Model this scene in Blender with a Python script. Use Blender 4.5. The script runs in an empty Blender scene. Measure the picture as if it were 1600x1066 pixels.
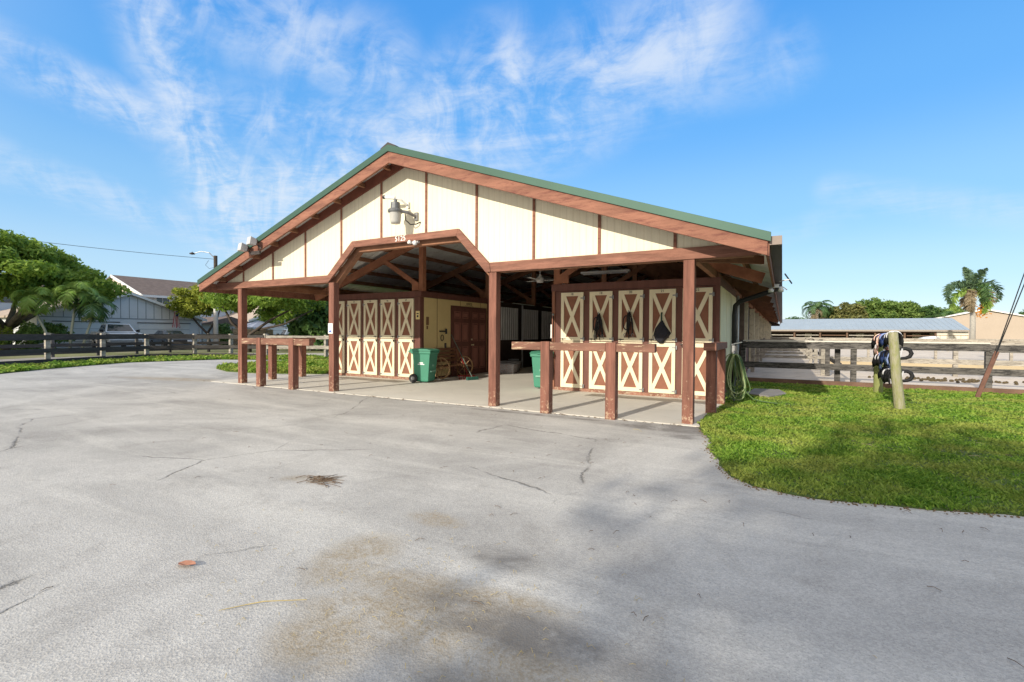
import bpy, math, random
import numpy as np
from mathutils import Vector, Matrix
R = math.radians
random.seed(7); rng = np.random.default_rng(7)
S = bpy.context.scene
COL = S.collection

# ---------------------------------------------------------------- camera
FPX, PIT, ROLL, YAW, CAMH = 761.4, .0163, .0062, .5065, 1.4
cd = bpy.data.cameras.new("camera"); cam = bpy.data.objects.new("camera", cd); COL.objects.link(cam)
cd.sensor_width = 36; cd.lens = 36*FPX/1600; cd.clip_end = 6000; cd.clip_start = .05
f0 = Vector((-math.sin(YAW), math.cos(YAW), 0)); r0 = Vector((math.cos(YAW), math.sin(YAW), 0)); z0 = Vector((0, 0, 1))
fw = f0*math.cos(PIT)-z0*math.sin(PIT); u1 = z0*math.cos(PIT)+f0*math.sin(PIT)
rr = r0*math.cos(ROLL)+u1*math.sin(ROLL); uu = -r0*math.sin(ROLL)+u1*math.cos(ROLL)
cam.matrix_world = Matrix(((rr.x, uu.x, -fw.x, 0), (rr.y, uu.y, -fw.y, 0), (rr.z, uu.z, -fw.z, CAMH), (0, 0, 0, 1)))
S.camera = cam
# ---------------------------------------------------------------- light: sun behind the camera, low
SD = Vector((.16, 1, -.42)).normalized()            # direction the light travels
el = math.asin(-SD.z)
sun = bpy.data.lights.new("sun", 'SUN'); sun.energy = 2.9; sun.angle = R(.6); sun.color = (1, .92, .78)
so = bpy.data.objects.new("sun", sun); COL.objects.link(so)
so.rotation_euler = SD.to_track_quat('-Z', 'Y').to_euler(); so.location = (-5, -20, 20)
S.view_settings.view_transform = 'Standard'; S.view_settings.look = 'None'; S.view_settings.gamma = 1
S.view_settings.exposure = .75
# ---------------------------------------------------------------- world
W = bpy.data.worlds.new("World"); S.world = W; W.use_nodes = True
nt = W.node_tree; N = nt.nodes; L = nt.links; N.clear()
def nd(t, **k):
    n = N.new(t)
    for a, b in k.items(): setattr(n, a, b)
    return n
sky = nd('ShaderNodeTexSky', sky_type='NISHITA', sun_disc=False)
sky.sun_elevation = el; sky.sun_rotation = math.atan2(-SD.x, -SD.y)
sky.air_density = 1.0; sky.dust_density = .3; sky.ozone_density = 2.5; sky.altitude = 0
hs = nd('ShaderNodeHueSaturation'); hs.inputs['Saturation'].default_value = 1.25; hs.inputs['Value'].default_value = 1.0
L.new(sky.outputs[0], hs.inputs['Color'])
tc = nd('ShaderNodeTexCoord'); sp = nd('ShaderNodeSeparateXYZ'); L.new(tc.outputs['Generated'], sp.inputs[0])
def mth(op, a, b=None, c=None, cl=False):
    n = nd('ShaderNodeMath', operation=op, use_clamp=cl)
    for i, v in enumerate((a, b, c)):
        if v is None: continue
        if isinstance(v, (int, float)): n.inputs[i].default_value = v
        else: L.new(v, n.inputs[i])
    return n.outputs[0]
zc = mth('MAXIMUM', sp.outputs[2], .03)
px_, py_ = mth('DIVIDE', sp.outputs[0], zc), mth('DIVIDE', sp.outputs[1], zc)
cb = nd('ShaderNodeCombineXYZ'); L.new(px_, cb.inputs[0]); L.new(py_, cb.inputs[1])
def cl_noise(rot, sc, scale, detail, dist, rough=.6, loc=(0, 0, 0)):
    m = nd('ShaderNodeMapping'); m.inputs['Rotation'].default_value = (0, 0, rot); m.inputs['Scale'].default_value = sc; m.inputs['Location'].default_value = loc
    L.new(cb.outputs[0], m.inputs[0]); n = nd('ShaderNodeTexNoise'); n.inputs['Scale'].default_value = scale; n.inputs['Detail'].default_value = detail
    n.inputs['Roughness'].default_value = rough; n.inputs['Distortion'].default_value = dist; L.new(m.outputs[0], n.inputs[0]); return n.outputs[0]
AZ = mth('MULTIPLY', mth('ARCTAN2', sp.outputs[0], sp.outputs[1]), 57.2958); EL = mth('MULTIPLY', mth('ARCSINE', sp.outputs[2]), 57.2958)
def seg(a, b, w, wt):                      # soft streak of cirrus between two sky directions (azimuth, elevation in degrees)
    bx, by = b[0]-a[0], b[1]-a[1]; q = bx*bx+by*by
    dx, dy = mth('SUBTRACT', AZ, a[0]), mth('SUBTRACT', EL, a[1])
    t = mth('DIVIDE', mth('ADD', mth('MULTIPLY', dx, bx), mth('MULTIPLY', dy, by)), q, cl=True)
    ex, ey = mth('SUBTRACT', dx, mth('MULTIPLY', t, bx)), mth('SUBTRACT', dy, mth('MULTIPLY', t, by))
    d = mth('DIVIDE', mth('SQRT', mth('ADD', mth('MULTIPLY', ex, ex), mth('MULTIPLY', ey, ey))), w)
    m = nd('ShaderNodeMapRange', interpolation_type='SMOOTHSTEP'); L.new(d, m.inputs[0]); m.inputs[1].default_value = .1; m.inputs[2].default_value = 1; m.inputs[3].default_value = wt; m.inputs[4].default_value = 0
    return m.outputs[0]
tot = None
for sg in (((-66.5, 31), (-57.5, 8), 5, 1.0), ((-78, 22), (-62, 18.5), 3.0, .95), ((-57, 12), (-30, 27), 8.5, .95), ((-46, 19), (-9, 30), 9, .88), ((-64, 31), (-44, 27), 7, .7), ((-44, 16), (-18, 24), 6, .6),
           ((-76, 13.5), (-58, 9), 2.6, .5), ((-20, 25), (0, 26), 4.5, .4), ((4, 14), (17, 10), 2.2, .35), ((-4, 9), (6, 12), 2, .2), ((-64, 20), (-48, 22), 5, .65)):
    o = seg(*sg); tot = o if tot is None else mth('MAXIMUM', tot, o)
# streaks fan out from low in the north-west
fx, fy = mth('ADD', AZ, 58), mth('SUBTRACT', EL, -3)
th = mth('ARCTAN2', fx, fy); rd = mth('SQRT', mth('ADD', mth('MULTIPLY', fx, fx), mth('MULTIPLY', fy, fy)))
fc = nd('ShaderNodeCombineXYZ'); L.new(mth('MULTIPLY', th, 3.6), fc.inputs[0]); L.new(mth('MULTIPLY', rd, .09), fc.inputs[1])
def fnoise(scale, det, dist, rough, z):
    m = nd('ShaderNodeMapping'); m.inputs['Location'].default_value = (z, z, z); L.new(fc.outputs[0], m.inputs[0]); n = nd('ShaderNodeTexNoise'); n.inputs['Scale'].default_value = scale; n.inputs['Detail'].default_value = det
    n.inputs['Roughness'].default_value = rough; n.inputs['Distortion'].default_value = dist; L.new(m.outputs[0], n.inputs[0]); return n.outputs[0]
n1 = fnoise(1.7, 8, 1.0, .6, 2.0)
n2 = cl_noise(R(20), (.8, 1, 1), 10, 8, .6, .72, (3, 1, 0))
n3 = cl_noise(R(-15), (.6, 1, 1), 2.2, 8, .8, .62, (7, 2, 0))
nn = mth('ADD', mth('ADD', mth('MULTIPLY', n1, .48), mth('MULTIPLY', n2, .19)), mth('MULTIPLY', n3, .33))
mr = nd('ShaderNodeMapRange', interpolation_type='SMOOTHSTEP'); L.new(nn, mr.inputs[0]); mr.inputs[1].default_value = .38; mr.inputs[2].default_value = .64
cf = mth('MULTIPLY', mth('POWER', mr.outputs[0], 1.0), tot)
cf = mth('MULTIPLY', cf, .80)
KS = 1/(.13*2**.75)
rmp = nd('ShaderNodeValToRGB'); L.new(sp.outputs[2], rmp.inputs[0]); rmp.color_ramp.interpolation = 'EASE'
E_ = rmp.color_ramp.elements; E_[0].position = 0; E_[0].color = (.64, .77, .91, 1); E_[1].position = .90; E_[1].color = (1.0, 1.04, 1.08, 1)  # top stop is an added bright veil overhead, unseen, filling the ground
for p_, c_ in ((.10, (.49, .72, .94)), (.22, (.31, .61, .96)), (.38, (.155, .47, .97)), (.56, (.09, .38, .94)), (.64, (.13, .42, .93))):
    q = E_.new(p_); q.color = c_+(1,)
sc_ = nd('ShaderNodeVectorMath', operation='SCALE'); L.new(rmp.outputs[0], sc_.inputs[0]); sc_.inputs['Scale'].default_value = KS
m0 = nd('ShaderNodeMix', data_type='RGBA'); m0.inputs[0].default_value = .8; L.new(hs.outputs[0], m0.inputs[6]); L.new(sc_.outputs[0], m0.inputs[7])
# the half of the sky round the sun (behind the camera) is hazy, its warm white brightened as added fill light
sdv = nd('ShaderNodeVectorMath', operation='DOT_PRODUCT'); L.new(tc.outputs['Generated'], sdv.inputs[0]); sdv.inputs[1].default_value = -SD
gm = nd('ShaderNodeMapRange', interpolation_type='SMOOTHSTEP'); L.new(sdv.outputs['Value'], gm.inputs[0]); gm.inputs[1].default_value = -.05; gm.inputs[2].default_value = .9; gm.inputs[4].default_value = .85
m1 = nd('ShaderNodeMix', data_type='RGBA'); L.new(gm.outputs[0], m1.inputs[0]); L.new(m0.outputs[2], m1.inputs[6]); m1.inputs[7].default_value = (1.45*KS, 1.3*KS, 1.12*KS, 1)
mx = nd('ShaderNodeMix', data_type='RGBA'); L.new(cf, mx.inputs[0]); L.new(m1.outputs[2], mx.inputs[6]); mx.inputs[7].default_value = (.84*KS, .90*KS, .98*KS, 1)
bg = nd('ShaderNodeBackground'); bg.inputs[1].default_value = .13; L.new(mx.outputs[2], bg.inputs[0])
wo = nd('ShaderNodeOutputWorld'); L.new(bg.outputs[0], wo.inputs[0])

# ---------------------------------------------------------------- materials
MATS = {}
def mat(name, col, rough=.7, var=.12, scale=6, bump=0, bscale=40, metal=0, col2=None, thr=(.55, .62), stretch=None, spec=.3, c3=None, alpha=None):
    if name in MATS: return MATS[name]
    m = bpy.data.materials.new(name); m.use_nodes = True; t = m.node_tree; n = t.nodes; l = t.links
    b = n['Principled BSDF']; b.inputs['Roughness'].default_value = rough; b.inputs['Metallic'].default_value = metal
    b.inputs['Specular IOR Level'].default_value = spec
    tcd = n.new('ShaderNodeTexCoord'); src = tcd.outputs['Object']
    if stretch:
        mp = n.new('ShaderNodeMapping'); mp.inputs['Scale'].default_value = stretch; l.new(src, mp.inputs[0]); src = mp.outputs[0]
    def noise(s, d=5, src=src, r=.6):
        q = n.new('ShaderNodeTexNoise'); q.inputs['Scale'].default_value = s; q.inputs['Detail'].default_value = d; q.inputs['Roughness'].default_value = r; l.new(src, q.inputs[0]); return q.outputs[0]
    rp = n.new('ShaderNodeValToRGB'); l.new(noise(scale), rp.inputs[0])
    e = rp.color_ramp.elements; e[0].position = .3; e[1].position = .7
    e[0].color = tuple(c*(1-var) for c in col)+(1,); e[1].color = tuple(min(1, c*(1+var)) for c in col)+(1,)
    out = rp.outputs[0]
    if col2:
        r2 = n.new('ShaderNodeValToRGB'); l.new(noise(scale*3.1, 8, tcd.outputs['Object'] if not stretch else src, .75), r2.inputs[0])
        r2.color_ramp.elements[0].position = thr[0]; r2.color_ramp.elements[1].position = thr[1]
        mxx = n.new('ShaderNodeMix'); mxx.data_type = 'RGBA'; l.new(r2.outputs[0], mxx.inputs[0]); l.new(out, mxx.inputs[6]); mxx.inputs[7].default_value = tuple(col2)+(1,)
        out = mxx.outputs[2]
    l.new(out, b.inputs['Base Color'])
    if bump:
        bp = n.new('ShaderNodeBump'); bp.inputs['Strength'].default_value = bump; bp.inputs['Distance'].default_value = .01; l.new(noise(bscale, 4), bp.inputs['Height']); l.new(bp.outputs[0], b.inputs['Normal'])
    MATS[name] = m; return m
def leafmat(name, c1, c2, trans=.25, patch=None):
    m = bpy.data.materials.new(name); m.use_nodes = True; t = m.node_tree; n = t.nodes; l = t.links; b = n['Principled BSDF']
    g = n.new('ShaderNodeNewGeometry'); rp = n.new('ShaderNodeValToRGB'); l.new(g.outputs['Random Per Island'], rp.inputs[0])
    rp.color_ramp.elements[0].color = c1+(1,); rp.color_ramp.elements[1].color = c2+(1,)
    out = rp.outputs[0]
    if patch:
        tcd = n.new('ShaderNodeTexCoord'); q = n.new('ShaderNodeTexNoise'); q.inputs['Scale'].default_value = patch[0]; q.inputs['Detail'].default_value = 4; l.new(tcd.outputs['Object'], q.inputs[0])
        r2 = n.new('ShaderNodeValToRGB'); r2.color_ramp.elements[0].position = .42; r2.color_ramp.elements[1].position = .62; l.new(q.outputs[0], r2.inputs[0])
        mxx = n.new('ShaderNodeMix'); mxx.data_type = 'RGBA'; l.new(r2.outputs[0], mxx.inputs[0]); l.new(out, mxx.inputs[6])
        m2 = n.new('ShaderNodeMix'); m2.data_type = 'RGBA'; m2.inputs[0].default_value = .6; l.new(out, m2.inputs[6]); m2.inputs[7].default_value = patch[1]+(1,); l.new(m2.outputs[2], mxx.inputs[7]); out = mxx.outputs[2]
    l.new(out, b.inputs['Base Color']); b.inputs['Roughness'].default_value = .55; b.inputs['Specular IOR Level'].default_value = .3
    tr = n.new('ShaderNodeBsdfTranslucent'); l.new(out, tr.inputs[0]); ms = n.new('ShaderNodeMixShader'); ms.inputs[0].default_value = trans
    l.new(b.outputs[0], ms.inputs[1]); l.new(tr.outputs[0], ms.inputs[2]); l.new(ms.outputs[0], n['Material Output'].inputs[0])
    MATS[name] = m; return m
REDWOOD = mat('redwood_stain', (.24, .112, .077), .75, .38, 4, .5, 60, col2=(.15, .055, .04), thr=(.52, .72), stretch=(.45, 3, 4))
REDWORN = mat('worn_redwood', (.27, .085, .052), .8, .3, 5, .6, 70, col2=(.52, .36, .22), thr=(.57, .62))
REDTOP = mat('worn_rail_stain', (.20, .10, .07), .8, .3, 3, .6, 70, col2=(.5, .38, .25), thr=(.57, .64), stretch=(.5, 2, 2.5))
BARGE = mat('barge_board_stain', (.26, .118, .078), .75, .3, 2.2, .5, 60, col2=(.15, .055, .042), thr=(.5, .66), stretch=(.5, 2, 3))
DARKRED = mat('barn_brown_paint', (.145, .06, .045), .6, .2, 3, .2, 50, stretch=(3, 3, .5))
DOORRED = mat('door_panel_brown', (.25, .105, .062), .65, .12, 8, .15, 60)
CREAM = None
CREAMT = mat('cream_trim_paint', (.78, .70, .50), .6, .06, 5, .1, 60, col2=(.52, .4, .25), thr=(.64, .76))
RAWWOOD = mat('rafter_wood', (.27, .13, .075), .8, .3, 4, .3, 40)
GREENM = mat('green_roof_metal', (.042, .095, .07), .5, .08, 1.5, metal=.2)
GALV = mat('galvanised_sheet', (.72, .73, .70), .5, .15, 1.2, metal=.1, col2=(.3, .27, .22), thr=(.55, .75))
STEEL = mat('galvanised_hardware', (.26, .26, .26), .4, .2, 20, metal=.6)
BLACK = mat('black_plastic', (.02, .02, .022), .45, .2, 10)
DARKGUT = mat('dark_gutter_metal', (.06, .05, .048), .4, .2, 3, metal=.2)
TAN = mat('gutter_end_cap', (.26, .21, .18), .6, .1, 8)
WHITE = mat('white_plastic', (.75, .75, .73), .5, .06, 8)
def t111():
    m = mat('cream_siding', (.78, .72, .55), .65, .06, 2.5, 0, 40, col2=(.70, .63, .46), thr=(.5, .85), stretch=(5, 1, .35))
    t = m.node_tree; n = t.nodes; l = t.links; b = n['Principled BSDF']
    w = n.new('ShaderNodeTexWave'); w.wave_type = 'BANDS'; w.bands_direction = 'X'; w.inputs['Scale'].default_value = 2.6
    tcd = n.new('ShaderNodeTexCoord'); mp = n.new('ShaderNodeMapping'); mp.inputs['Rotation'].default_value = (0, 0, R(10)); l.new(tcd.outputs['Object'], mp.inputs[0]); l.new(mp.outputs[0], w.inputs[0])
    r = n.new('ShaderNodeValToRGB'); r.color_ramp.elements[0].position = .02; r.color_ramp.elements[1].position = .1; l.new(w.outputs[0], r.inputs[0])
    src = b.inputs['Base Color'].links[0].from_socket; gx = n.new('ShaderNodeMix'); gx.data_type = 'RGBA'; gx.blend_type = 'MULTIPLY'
    r3 = n.new('ShaderNodeValToRGB'); r3.color_ramp.elements[0].position = .02; r3.color_ramp.elements[1].position = .12; r3.color_ramp.elements[0].color = (.93, .92, .9, 1); l.new(w.outputs[0], r3.inputs[0])  # groove shadow painted into the siding colour as faint dark lines
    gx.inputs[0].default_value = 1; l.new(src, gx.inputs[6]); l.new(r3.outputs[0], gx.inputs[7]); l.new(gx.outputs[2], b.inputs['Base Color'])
    bp = n.new('ShaderNodeBump'); bp.inputs['Strength'].default_value = .22; bp.inputs['Distance'].default_value = .01; l.new(r.outputs[0], bp.inputs['Height']); l.new(bp.outputs[0], b.inputs['Normal'])
    return m
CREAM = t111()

# ---------------------------------------------------------------- mesh collector
class MB:
    def __init__(s): s.v = []; s.f = []; s.mi = []; s.m = 0
    def add(s, vs, fs):
        o = len(s.v); s.v += [tuple(v) for v in vs]; s.f += [tuple(i+o for i in f) for f in fs]; s.mi += [s.m]*len(fs); return s
    def box(s, x0, x1, y0, y1, z0, z1):
        x0, x1 = sorted((x0, x1)); y0, y1 = sorted((y0, y1)); z0, z1 = sorted((z0, z1))
        return s.add([(x0,y0,z0),(x1,y0,z0),(x1,y1,z0),(x0,y1,z0),(x0,y0,z1),(x1,y0,z1),(x1,y1,z1),(x0,y1,z1)],
                     [(0,3,2,1),(4,5,6,7),(0,1,5,4),(1,2,6,5),(2,3,7,6),(3,0,4,7)])
    def beam(s, a, b, w, h, up=(0, 0, 1), w2=None, h2=None):     # rectangular bar from a to b; w across, h along up
        a = Vector(a); b = Vector(b); d = (b-a).normalized(); up = Vector(up)
        if abs(d.dot(up)) > .98: up = Vector((0, 1, 0))
        x = d.cross(up).normalized(); y = x.cross(d).normalized(); w2 = w2 or w; h2 = h2 or h
        vs = [a+x*(i*w/2)+y*(j*h/2) for i, j in ((-1,-1),(1,-1),(1,1),(-1,1))]+[b+x*(i*w2/2)+y*(j*h2/2) for i, j in ((-1,-1),(1,-1),(1,1),(-1,1))]
        return s.add(vs, [(0,3,2,1),(4,5,6,7),(0,1,5,4),(1,2,6,5),(2,3,7,6),(3,0,4,7)][0:0]+[(0,1,2,3),(7,6,5,4),(0,4,5,1),(1,5,6,2),(2,6,7,3),(3,7,4,0)])
    def tube(s, pts, r, n=8, cap=True):
        pts = [Vector(p) for p in pts]; rs = r if isinstance(r, (list, tuple)) else [r]*len(pts); rings = []
        prev = None
        for i, p in enumerate(pts):
            d = (pts[min(i+1, len(pts)-1)]-pts[max(i-1, 0)]).normalized()
            if prev is None: prev = d.orthogonal().normalized()
            x = (prev-d*prev.dot(d)).normalized(); prev = x; y = d.cross(x)
            rings.append([p+(x*math.cos(2*math.pi*k/n)+y*math.sin(2*math.pi*k/n))*rs[i] for k in range(n)])
        fs = []
        for i in range(len(pts)-1):
            for k in range(n): fs.append((i*n+k, i*n+(k+1) % n, (i+1)*n+(k+1) % n, (i+1)*n+k))
        if cap: fs += [tuple(range(n))[::-1], tuple((len(pts)-1)*n+k for k in range(n))]
        return s.add([v for q in rings for v in q], fs)
    def lathe(s, prof, c=(0, 0, 0), n=16, axis='Z'):
        vs = []; 
        for r_, h in prof:
            for k in range(n):
                a = 2*math.pi*k/n; p = (r_*math.cos(a), r_*math.sin(a), h)
                if axis == 'Y': p = (p[0], p[2], p[1])
                if axis == 'X': p = (p[2], p[0], p[1])
                vs.append((p[0]+c[0], p[1]+c[1], p[2]+c[2]))
        fs = [(i*n+k, i*n+(k+1) % n, (i+1)*n+(k+1) % n, (i+1)*n+k) for i in range(len(prof)-1) for k in range(n)]
        return s.add(vs, fs)
    def prism(s, poly, a0, a1, plane='XZ'):                         # polygon extruded along the third axis
        n = len(poly)
        def P(p, a): return {'XZ': (p[0], a, p[1]), 'XY': (p[0], p[1], a), 'YZ': (a, p[0], p[1])}[plane]
        vs = [P(p, a0) for p in poly]+[P(p, a1) for p in poly]
        return s.add(vs, [tuple(range(n)), tuple(range(n, 2*n))[::-1]]+[(i, n+i, n+(i+1) % n, (i+1) % n) for i in range(n)])
    def build(s, name, mats, parent=None, smooth=False, bevel=0, world=True):
        me = bpy.data.meshes.new(name)
        off = Vector((0, 0, 0))
        if parent is not None and world:
            p = parent
            while p: off = off+p.location; p = p.parent
        me.from_pydata([(v[0]-off.x, v[1]-off.y, v[2]-off.z) for v in s.v], [], s.f)
        if not isinstance(mats, (list, tuple)): mats = [mats]
        for m in mats: me.materials.append(m)
        if len(mats) > 1: me.polygons.foreach_set('material_index', s.mi)
        me.validate(); import bmesh
        bm = bmesh.new(); bm.from_mesh(me); bmesh.ops.recalc_face_normals(bm, faces=bm.faces); bm.to_mesh(me); bm.free()
        if smooth: me.polygons.foreach_set('use_smooth', [True]*len(me.polygons))
        o = bpy.data.objects.new(name, me); COL.objects.link(o)
        if parent is not None: o.parent = parent
        if bevel:
            b = o.modifiers.new('bevel', 'BEVEL'); b.width = bevel; b.segments = 2; b.limit_method = 'ANGLE'
        return o
def tag(o, label=None, cat=None, group=None, kind=None):
    if label: o['label'] = label
    if cat: o['category'] = cat
    if group: o['group'] = group
    if kind: o['kind'] = kind
    return o
def thing(name, label, cat, loc=(0, 0, 0), rz=0, group=None):
    o = bpy.data.objects.new(name, None); COL.objects.link(o); o.location = loc; o.rotation_euler = (0, 0, rz); o.empty_display_size = .2
    return tag(o, label, cat, group)
def dup(o, loc=None, rz=None, label=None, parent=None):
    c = o.copy(); COL.objects.link(c); c.parent = parent
    if loc is not None: c.location = loc
    if rz is not None: c.rotation_euler = (0, 0, rz)
    if label: c['label'] = label
    for ch in list(o.children): dup(ch, parent=c)
    return c
def text(name, s, size, mtl, parent, origin, normal='-Y', ext=.003, align='CENTER'):
    cu = bpy.data.curves.new(name, 'FONT'); cu.body = s; cu.size = size; cu.extrude = ext; cu.align_x = align; cu.align_y = 'CENTER'
    to = bpy.data.objects.new(name, cu); COL.objects.link(to)
    bpy.context.view_layer.update(); dg = bpy.context.evaluated_depsgraph_get()
    me = bpy.data.meshes.new_from_object(to.evaluated_get(dg)); bpy.data.objects.remove(to)
    rot = {'-Y': Matrix.Rotation(R(90), 4, 'X'), '+X': Matrix.Rotation(R(90), 4, 'Z') @ Matrix.Rotation(R(90), 4, 'X')}[normal]
    off = Vector((0, 0, 0)); p = parent
    while p: off += p.location; p = p.parent
    me.transform(Matrix.Translation(Vector(origin)-off) @ rot); me.materials.clear(); me.materials.append(mtl)
    o = bpy.data.objects.new(name, me); COL.objects.link(o)
    if parent: o.parent = parent
    return o

# ================================================================ GROUND
def ground_material():
    m = mat('far_ground', (.16, .17, .07), .95, .3, .15, .4, 8, col2=(.3, .26, .17), thr=(.5, .65)); return m
def asphalt():
    m = bpy.data.materials.new('worn_asphalt'); m.use_nodes = True; t = m.node_tree; n = t.nodes; l = t.links; b = n['Principled BSDF']
    b.inputs['Roughness'].default_value = .88; b.inputs['Specular IOR Level'].default_value = .25
    g = n.new('ShaderNodeTexCoord'); P = g.outputs['Object']
    def noise(s, d=4, r=.6, dist=0, vec=P):
        q = n.new('ShaderNodeTexNoise'); q.inputs['Scale'].default_value = s; q.inputs['Detail'].default_value = d; q.inputs['Roughness'].default_value = r; q.inputs['Distortion'].default_value = dist; l.new(vec, q.inputs[0]); return q.outputs[0]
    def ramp(v, a, b_, ca=(0, 0, 0, 1), cb_=(1, 1, 1, 1)):
        q = n.new('ShaderNodeValToRGB'); q.color_ramp.elements[0].position = a; q.color_ramp.elements[1].position = b_; q.color_ramp.elements[0].color = ca; q.color_ramp.elements[1].color = cb_; l.new(v, q.inputs[0]); return q.outputs[0]
    def mix(f, a, b_, mode='MIX'):
        q = n.new('ShaderNodeMix'); q.data_type = 'RGBA'; q.blend_type = mode
        for i, v in ((0, f), (6, a), (7, b_)):
            if isinstance(v, (int, float)): q.inputs[i].default_value = v
            elif isinstance(v, tuple): q.inputs[i].default_value = v
            else: l.new(v, q.inputs[i])
        return q.outputs[2]
    def mt(op, a, b_=0.):
        q = n.new('ShaderNodeMath'); q.operation = op
        for i, v in ((0, a), (1, b_)):
            if isinstance(v, (int, float)): q.inputs[i].default_value = v
            else: l.new(v, q.inputs[i])
        return q.outputs[0]
    base = mix(ramp(noise(.35, 7, .66, 1.0), .38, .63), (.34, .33, .315, 1), (.49, .478, .455, 1))
    mp = n.new('ShaderNodeMapping'); mp.inputs['Rotation'].default_value = (0, 0, R(-35)); mp.inputs['Scale'].default_value = (.25, 1.6, 1); l.new(P, mp.inputs[0])
    base = mix(mt('MULTIPLY', ramp(noise(.9, 7, .7, .5, mp.outputs[0]), .48, .66), .7), base, (.57, .555, .52, 1))
    base = mix(mt('MULTIPLY', ramp(noise(1.3, 8, .75, 1.3), .52, .68), .4), base, (.26, .245, .23, 1))
    # aggregate
    v = n.new('ShaderNodeTexVoronoi'); v.inputs['Scale'].default_value = 95; l.new(P, v.inputs[0])
    sepc = n.new('ShaderNodeSeparateColor'); l.new(v.outputs['Color'], sepc.inputs[0])
    agg = ramp(sepc.outputs[0], .1, .95, (.62, .62, .62, 1), (1.28, 1.27, 1.24, 1))
    base = mix(.36, base, agg, 'MULTIPLY')
    base = mix(mt('MULTIPLY', ramp(noise(260, 2, .5), .62, .7), .35), base, (.78, .76, .72, 1))
    base = mix(mt('MULTIPLY', ramp(noise(150, 3, .6), .3, .42, (1, 1, 1, 1), (0, 0, 0, 1)), .55), base, (.12, .11, .10, 1))
    # cracks
    wv = n.new('ShaderNodeMix'); wv.data_type = 'VECTOR'; wv.inputs[0].default_value = .22; l.new(P, wv.inputs[4])
    nz = n.new('ShaderNodeTexNoise'); nz.inputs['Scale'].default_value = 1.1; nz.inputs['Detail'].default_value = 8; nz.inputs['Roughness'].default_value = .7; l.new(P, nz.inputs[0]); l.new(nz.outputs['Color'], wv.inputs[5])
    vc = n.new('ShaderNodeTexVoronoi'); vc.feature = 'DISTANCE_TO_EDGE'; vc.inputs['Scale'].default_value = .5; l.new(wv.outputs[1], vc.inputs[0])
    ck = ramp(vc.outputs['Distance'], .0, .0055, (1, 1, 1, 1), (0, 0, 0, 1))
    ck = mt('MULTIPLY', ck, ramp(noise(.55, 3), .50, .56))
    base = mix(mt('MULTIPLY', ck, .75), base, (.06, .055, .05, 1))
    # brown manure and dirt stains, where they lie
    def spot(x, y, rx, ry, rot=0):
        q = n.new('ShaderNodeMapping'); q.vector_type = 'TEXTURE'; q.inputs['Location'].default_value = (x, y, 0); q.inputs['Rotation'].default_value = (0, 0, rot); q.inputs['Scale'].default_value = (rx, ry, 1); l.new(P, q.inputs[0])
        ln = n.new('ShaderNodeVectorMath'); ln.operation = 'LENGTH'; l.new(q.outputs[0], ln.inputs[0]); return ramp(ln.outputs['Value'], .45, 1, (1, 1, 1, 1), (0, 0, 0, 1))
    dirt = None
    for s_ in STAINS:
        o = spot(*s_); dirt = o if dirt is None else mt('MAXIMUM', dirt, o)
    dm = mt('MULTIPLY', dirt, ramp(noise(3.2, 9, .78, .6), .33, .52))
    fine = ramp(noise(38, 5, .7), .35, .6)
    base = mix(mt('MULTIPLY', dm, .8), base, mix(fine, (.24, .18, .10, 1), (.36, .32, .26, 1)))
    damp = None
    for s_ in DAMP:
        o = spot(*s_); damp = o if damp is None else mt('MAXIMUM', damp, o)
    base = mix(mt('MULTIPLY', mt('MULTIPLY', damp, ramp(noise(1.6, 8, .7, .8), .34, .58)), .8), base, (.15, .14, .13, 1))
    l.new(base, b.inputs['Base Color'])
    bp = n.new('ShaderNodeBump'); bp.inputs['Strength'].default_value = .8; bp.inputs['Distance'].default_value = .0025
    hgt = mt('ADD', v.outputs['Distance'], mt('MULTIPLY', noise(210, 3, .6), .9)); l.new(mt('SUBTRACT', hgt, mt('MULTIPLY', ck, 3.)), bp.inputs['Height']); l.new(bp.outputs[0], b.inputs['Normal'])
    return m
STAINS = [(-1.75, 1.75, .5, .3, .1), (-1.4, 1.85, .7, .3, .1), (-1.0, 1.75, .6, .3, -.1), (-2.3, 2.15, .3, .45, .2), (-.75, 1.65, .5, .22, -.1), (-1.75, 2.05, .5, .22, .2), (-1.25, 2.15, .5, .18, .1), (-3.9, 3.1, .35, .15, .4), (-2.25, 2.9, .3, .15, 0), (-15.5, 7.6, 2.6, .5, .2), (-1.8, 1.5, .35, .25, 0)]
DAMP = [(-.75, 1.5, .8, .2, -.1), (-.3, 1.6, .6, .2, -.3), (.2, 1.9, .5, .15, -.2), (-1.5, 7.35, 1.3, .26, 0), (-1.2, 6.9, .3, .2, 0), (-1.1, 2.0, 1.0, .22, 0), (-1.2, 7.6, 1.2, .2, 0), (-1.5, 2.6, .35, .2, 0), (-3.8, 7.5, 2.2, .12, 0)]
def sheet(name, pts, z, m, zt=None):
    b = MB()
    if zt is None: b.add([(x, y, z) for x, y in pts], [tuple(range(len(pts)))])
    else: b.prism(pts, z, zt, 'XY')
    return tag(b.build(name, m), kind='structure')
sheet('ground', [(-2500, -2500), (2500, -2500), (2500, 2500), (-2500, 2500)], -.004, ground_material())
ASPH = asphalt()
sheet('asphalt_road', [(-60, -60), (60, -60), (60, 10), (14, 8.5), (6, 9), (-.9, 9), (-.95, 7.76), (-13.8, 7.76), (-13.9, 10.4), (-19, 14), (-21.5, 15.4), (-24.2, 14), (-25.2, 10.4), (-23.4, 7.6), (-21.4, 5.4), (-20.6, 3), (-21, -4), (-30, -9), (-60, -12)], .002, ASPH)
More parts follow.
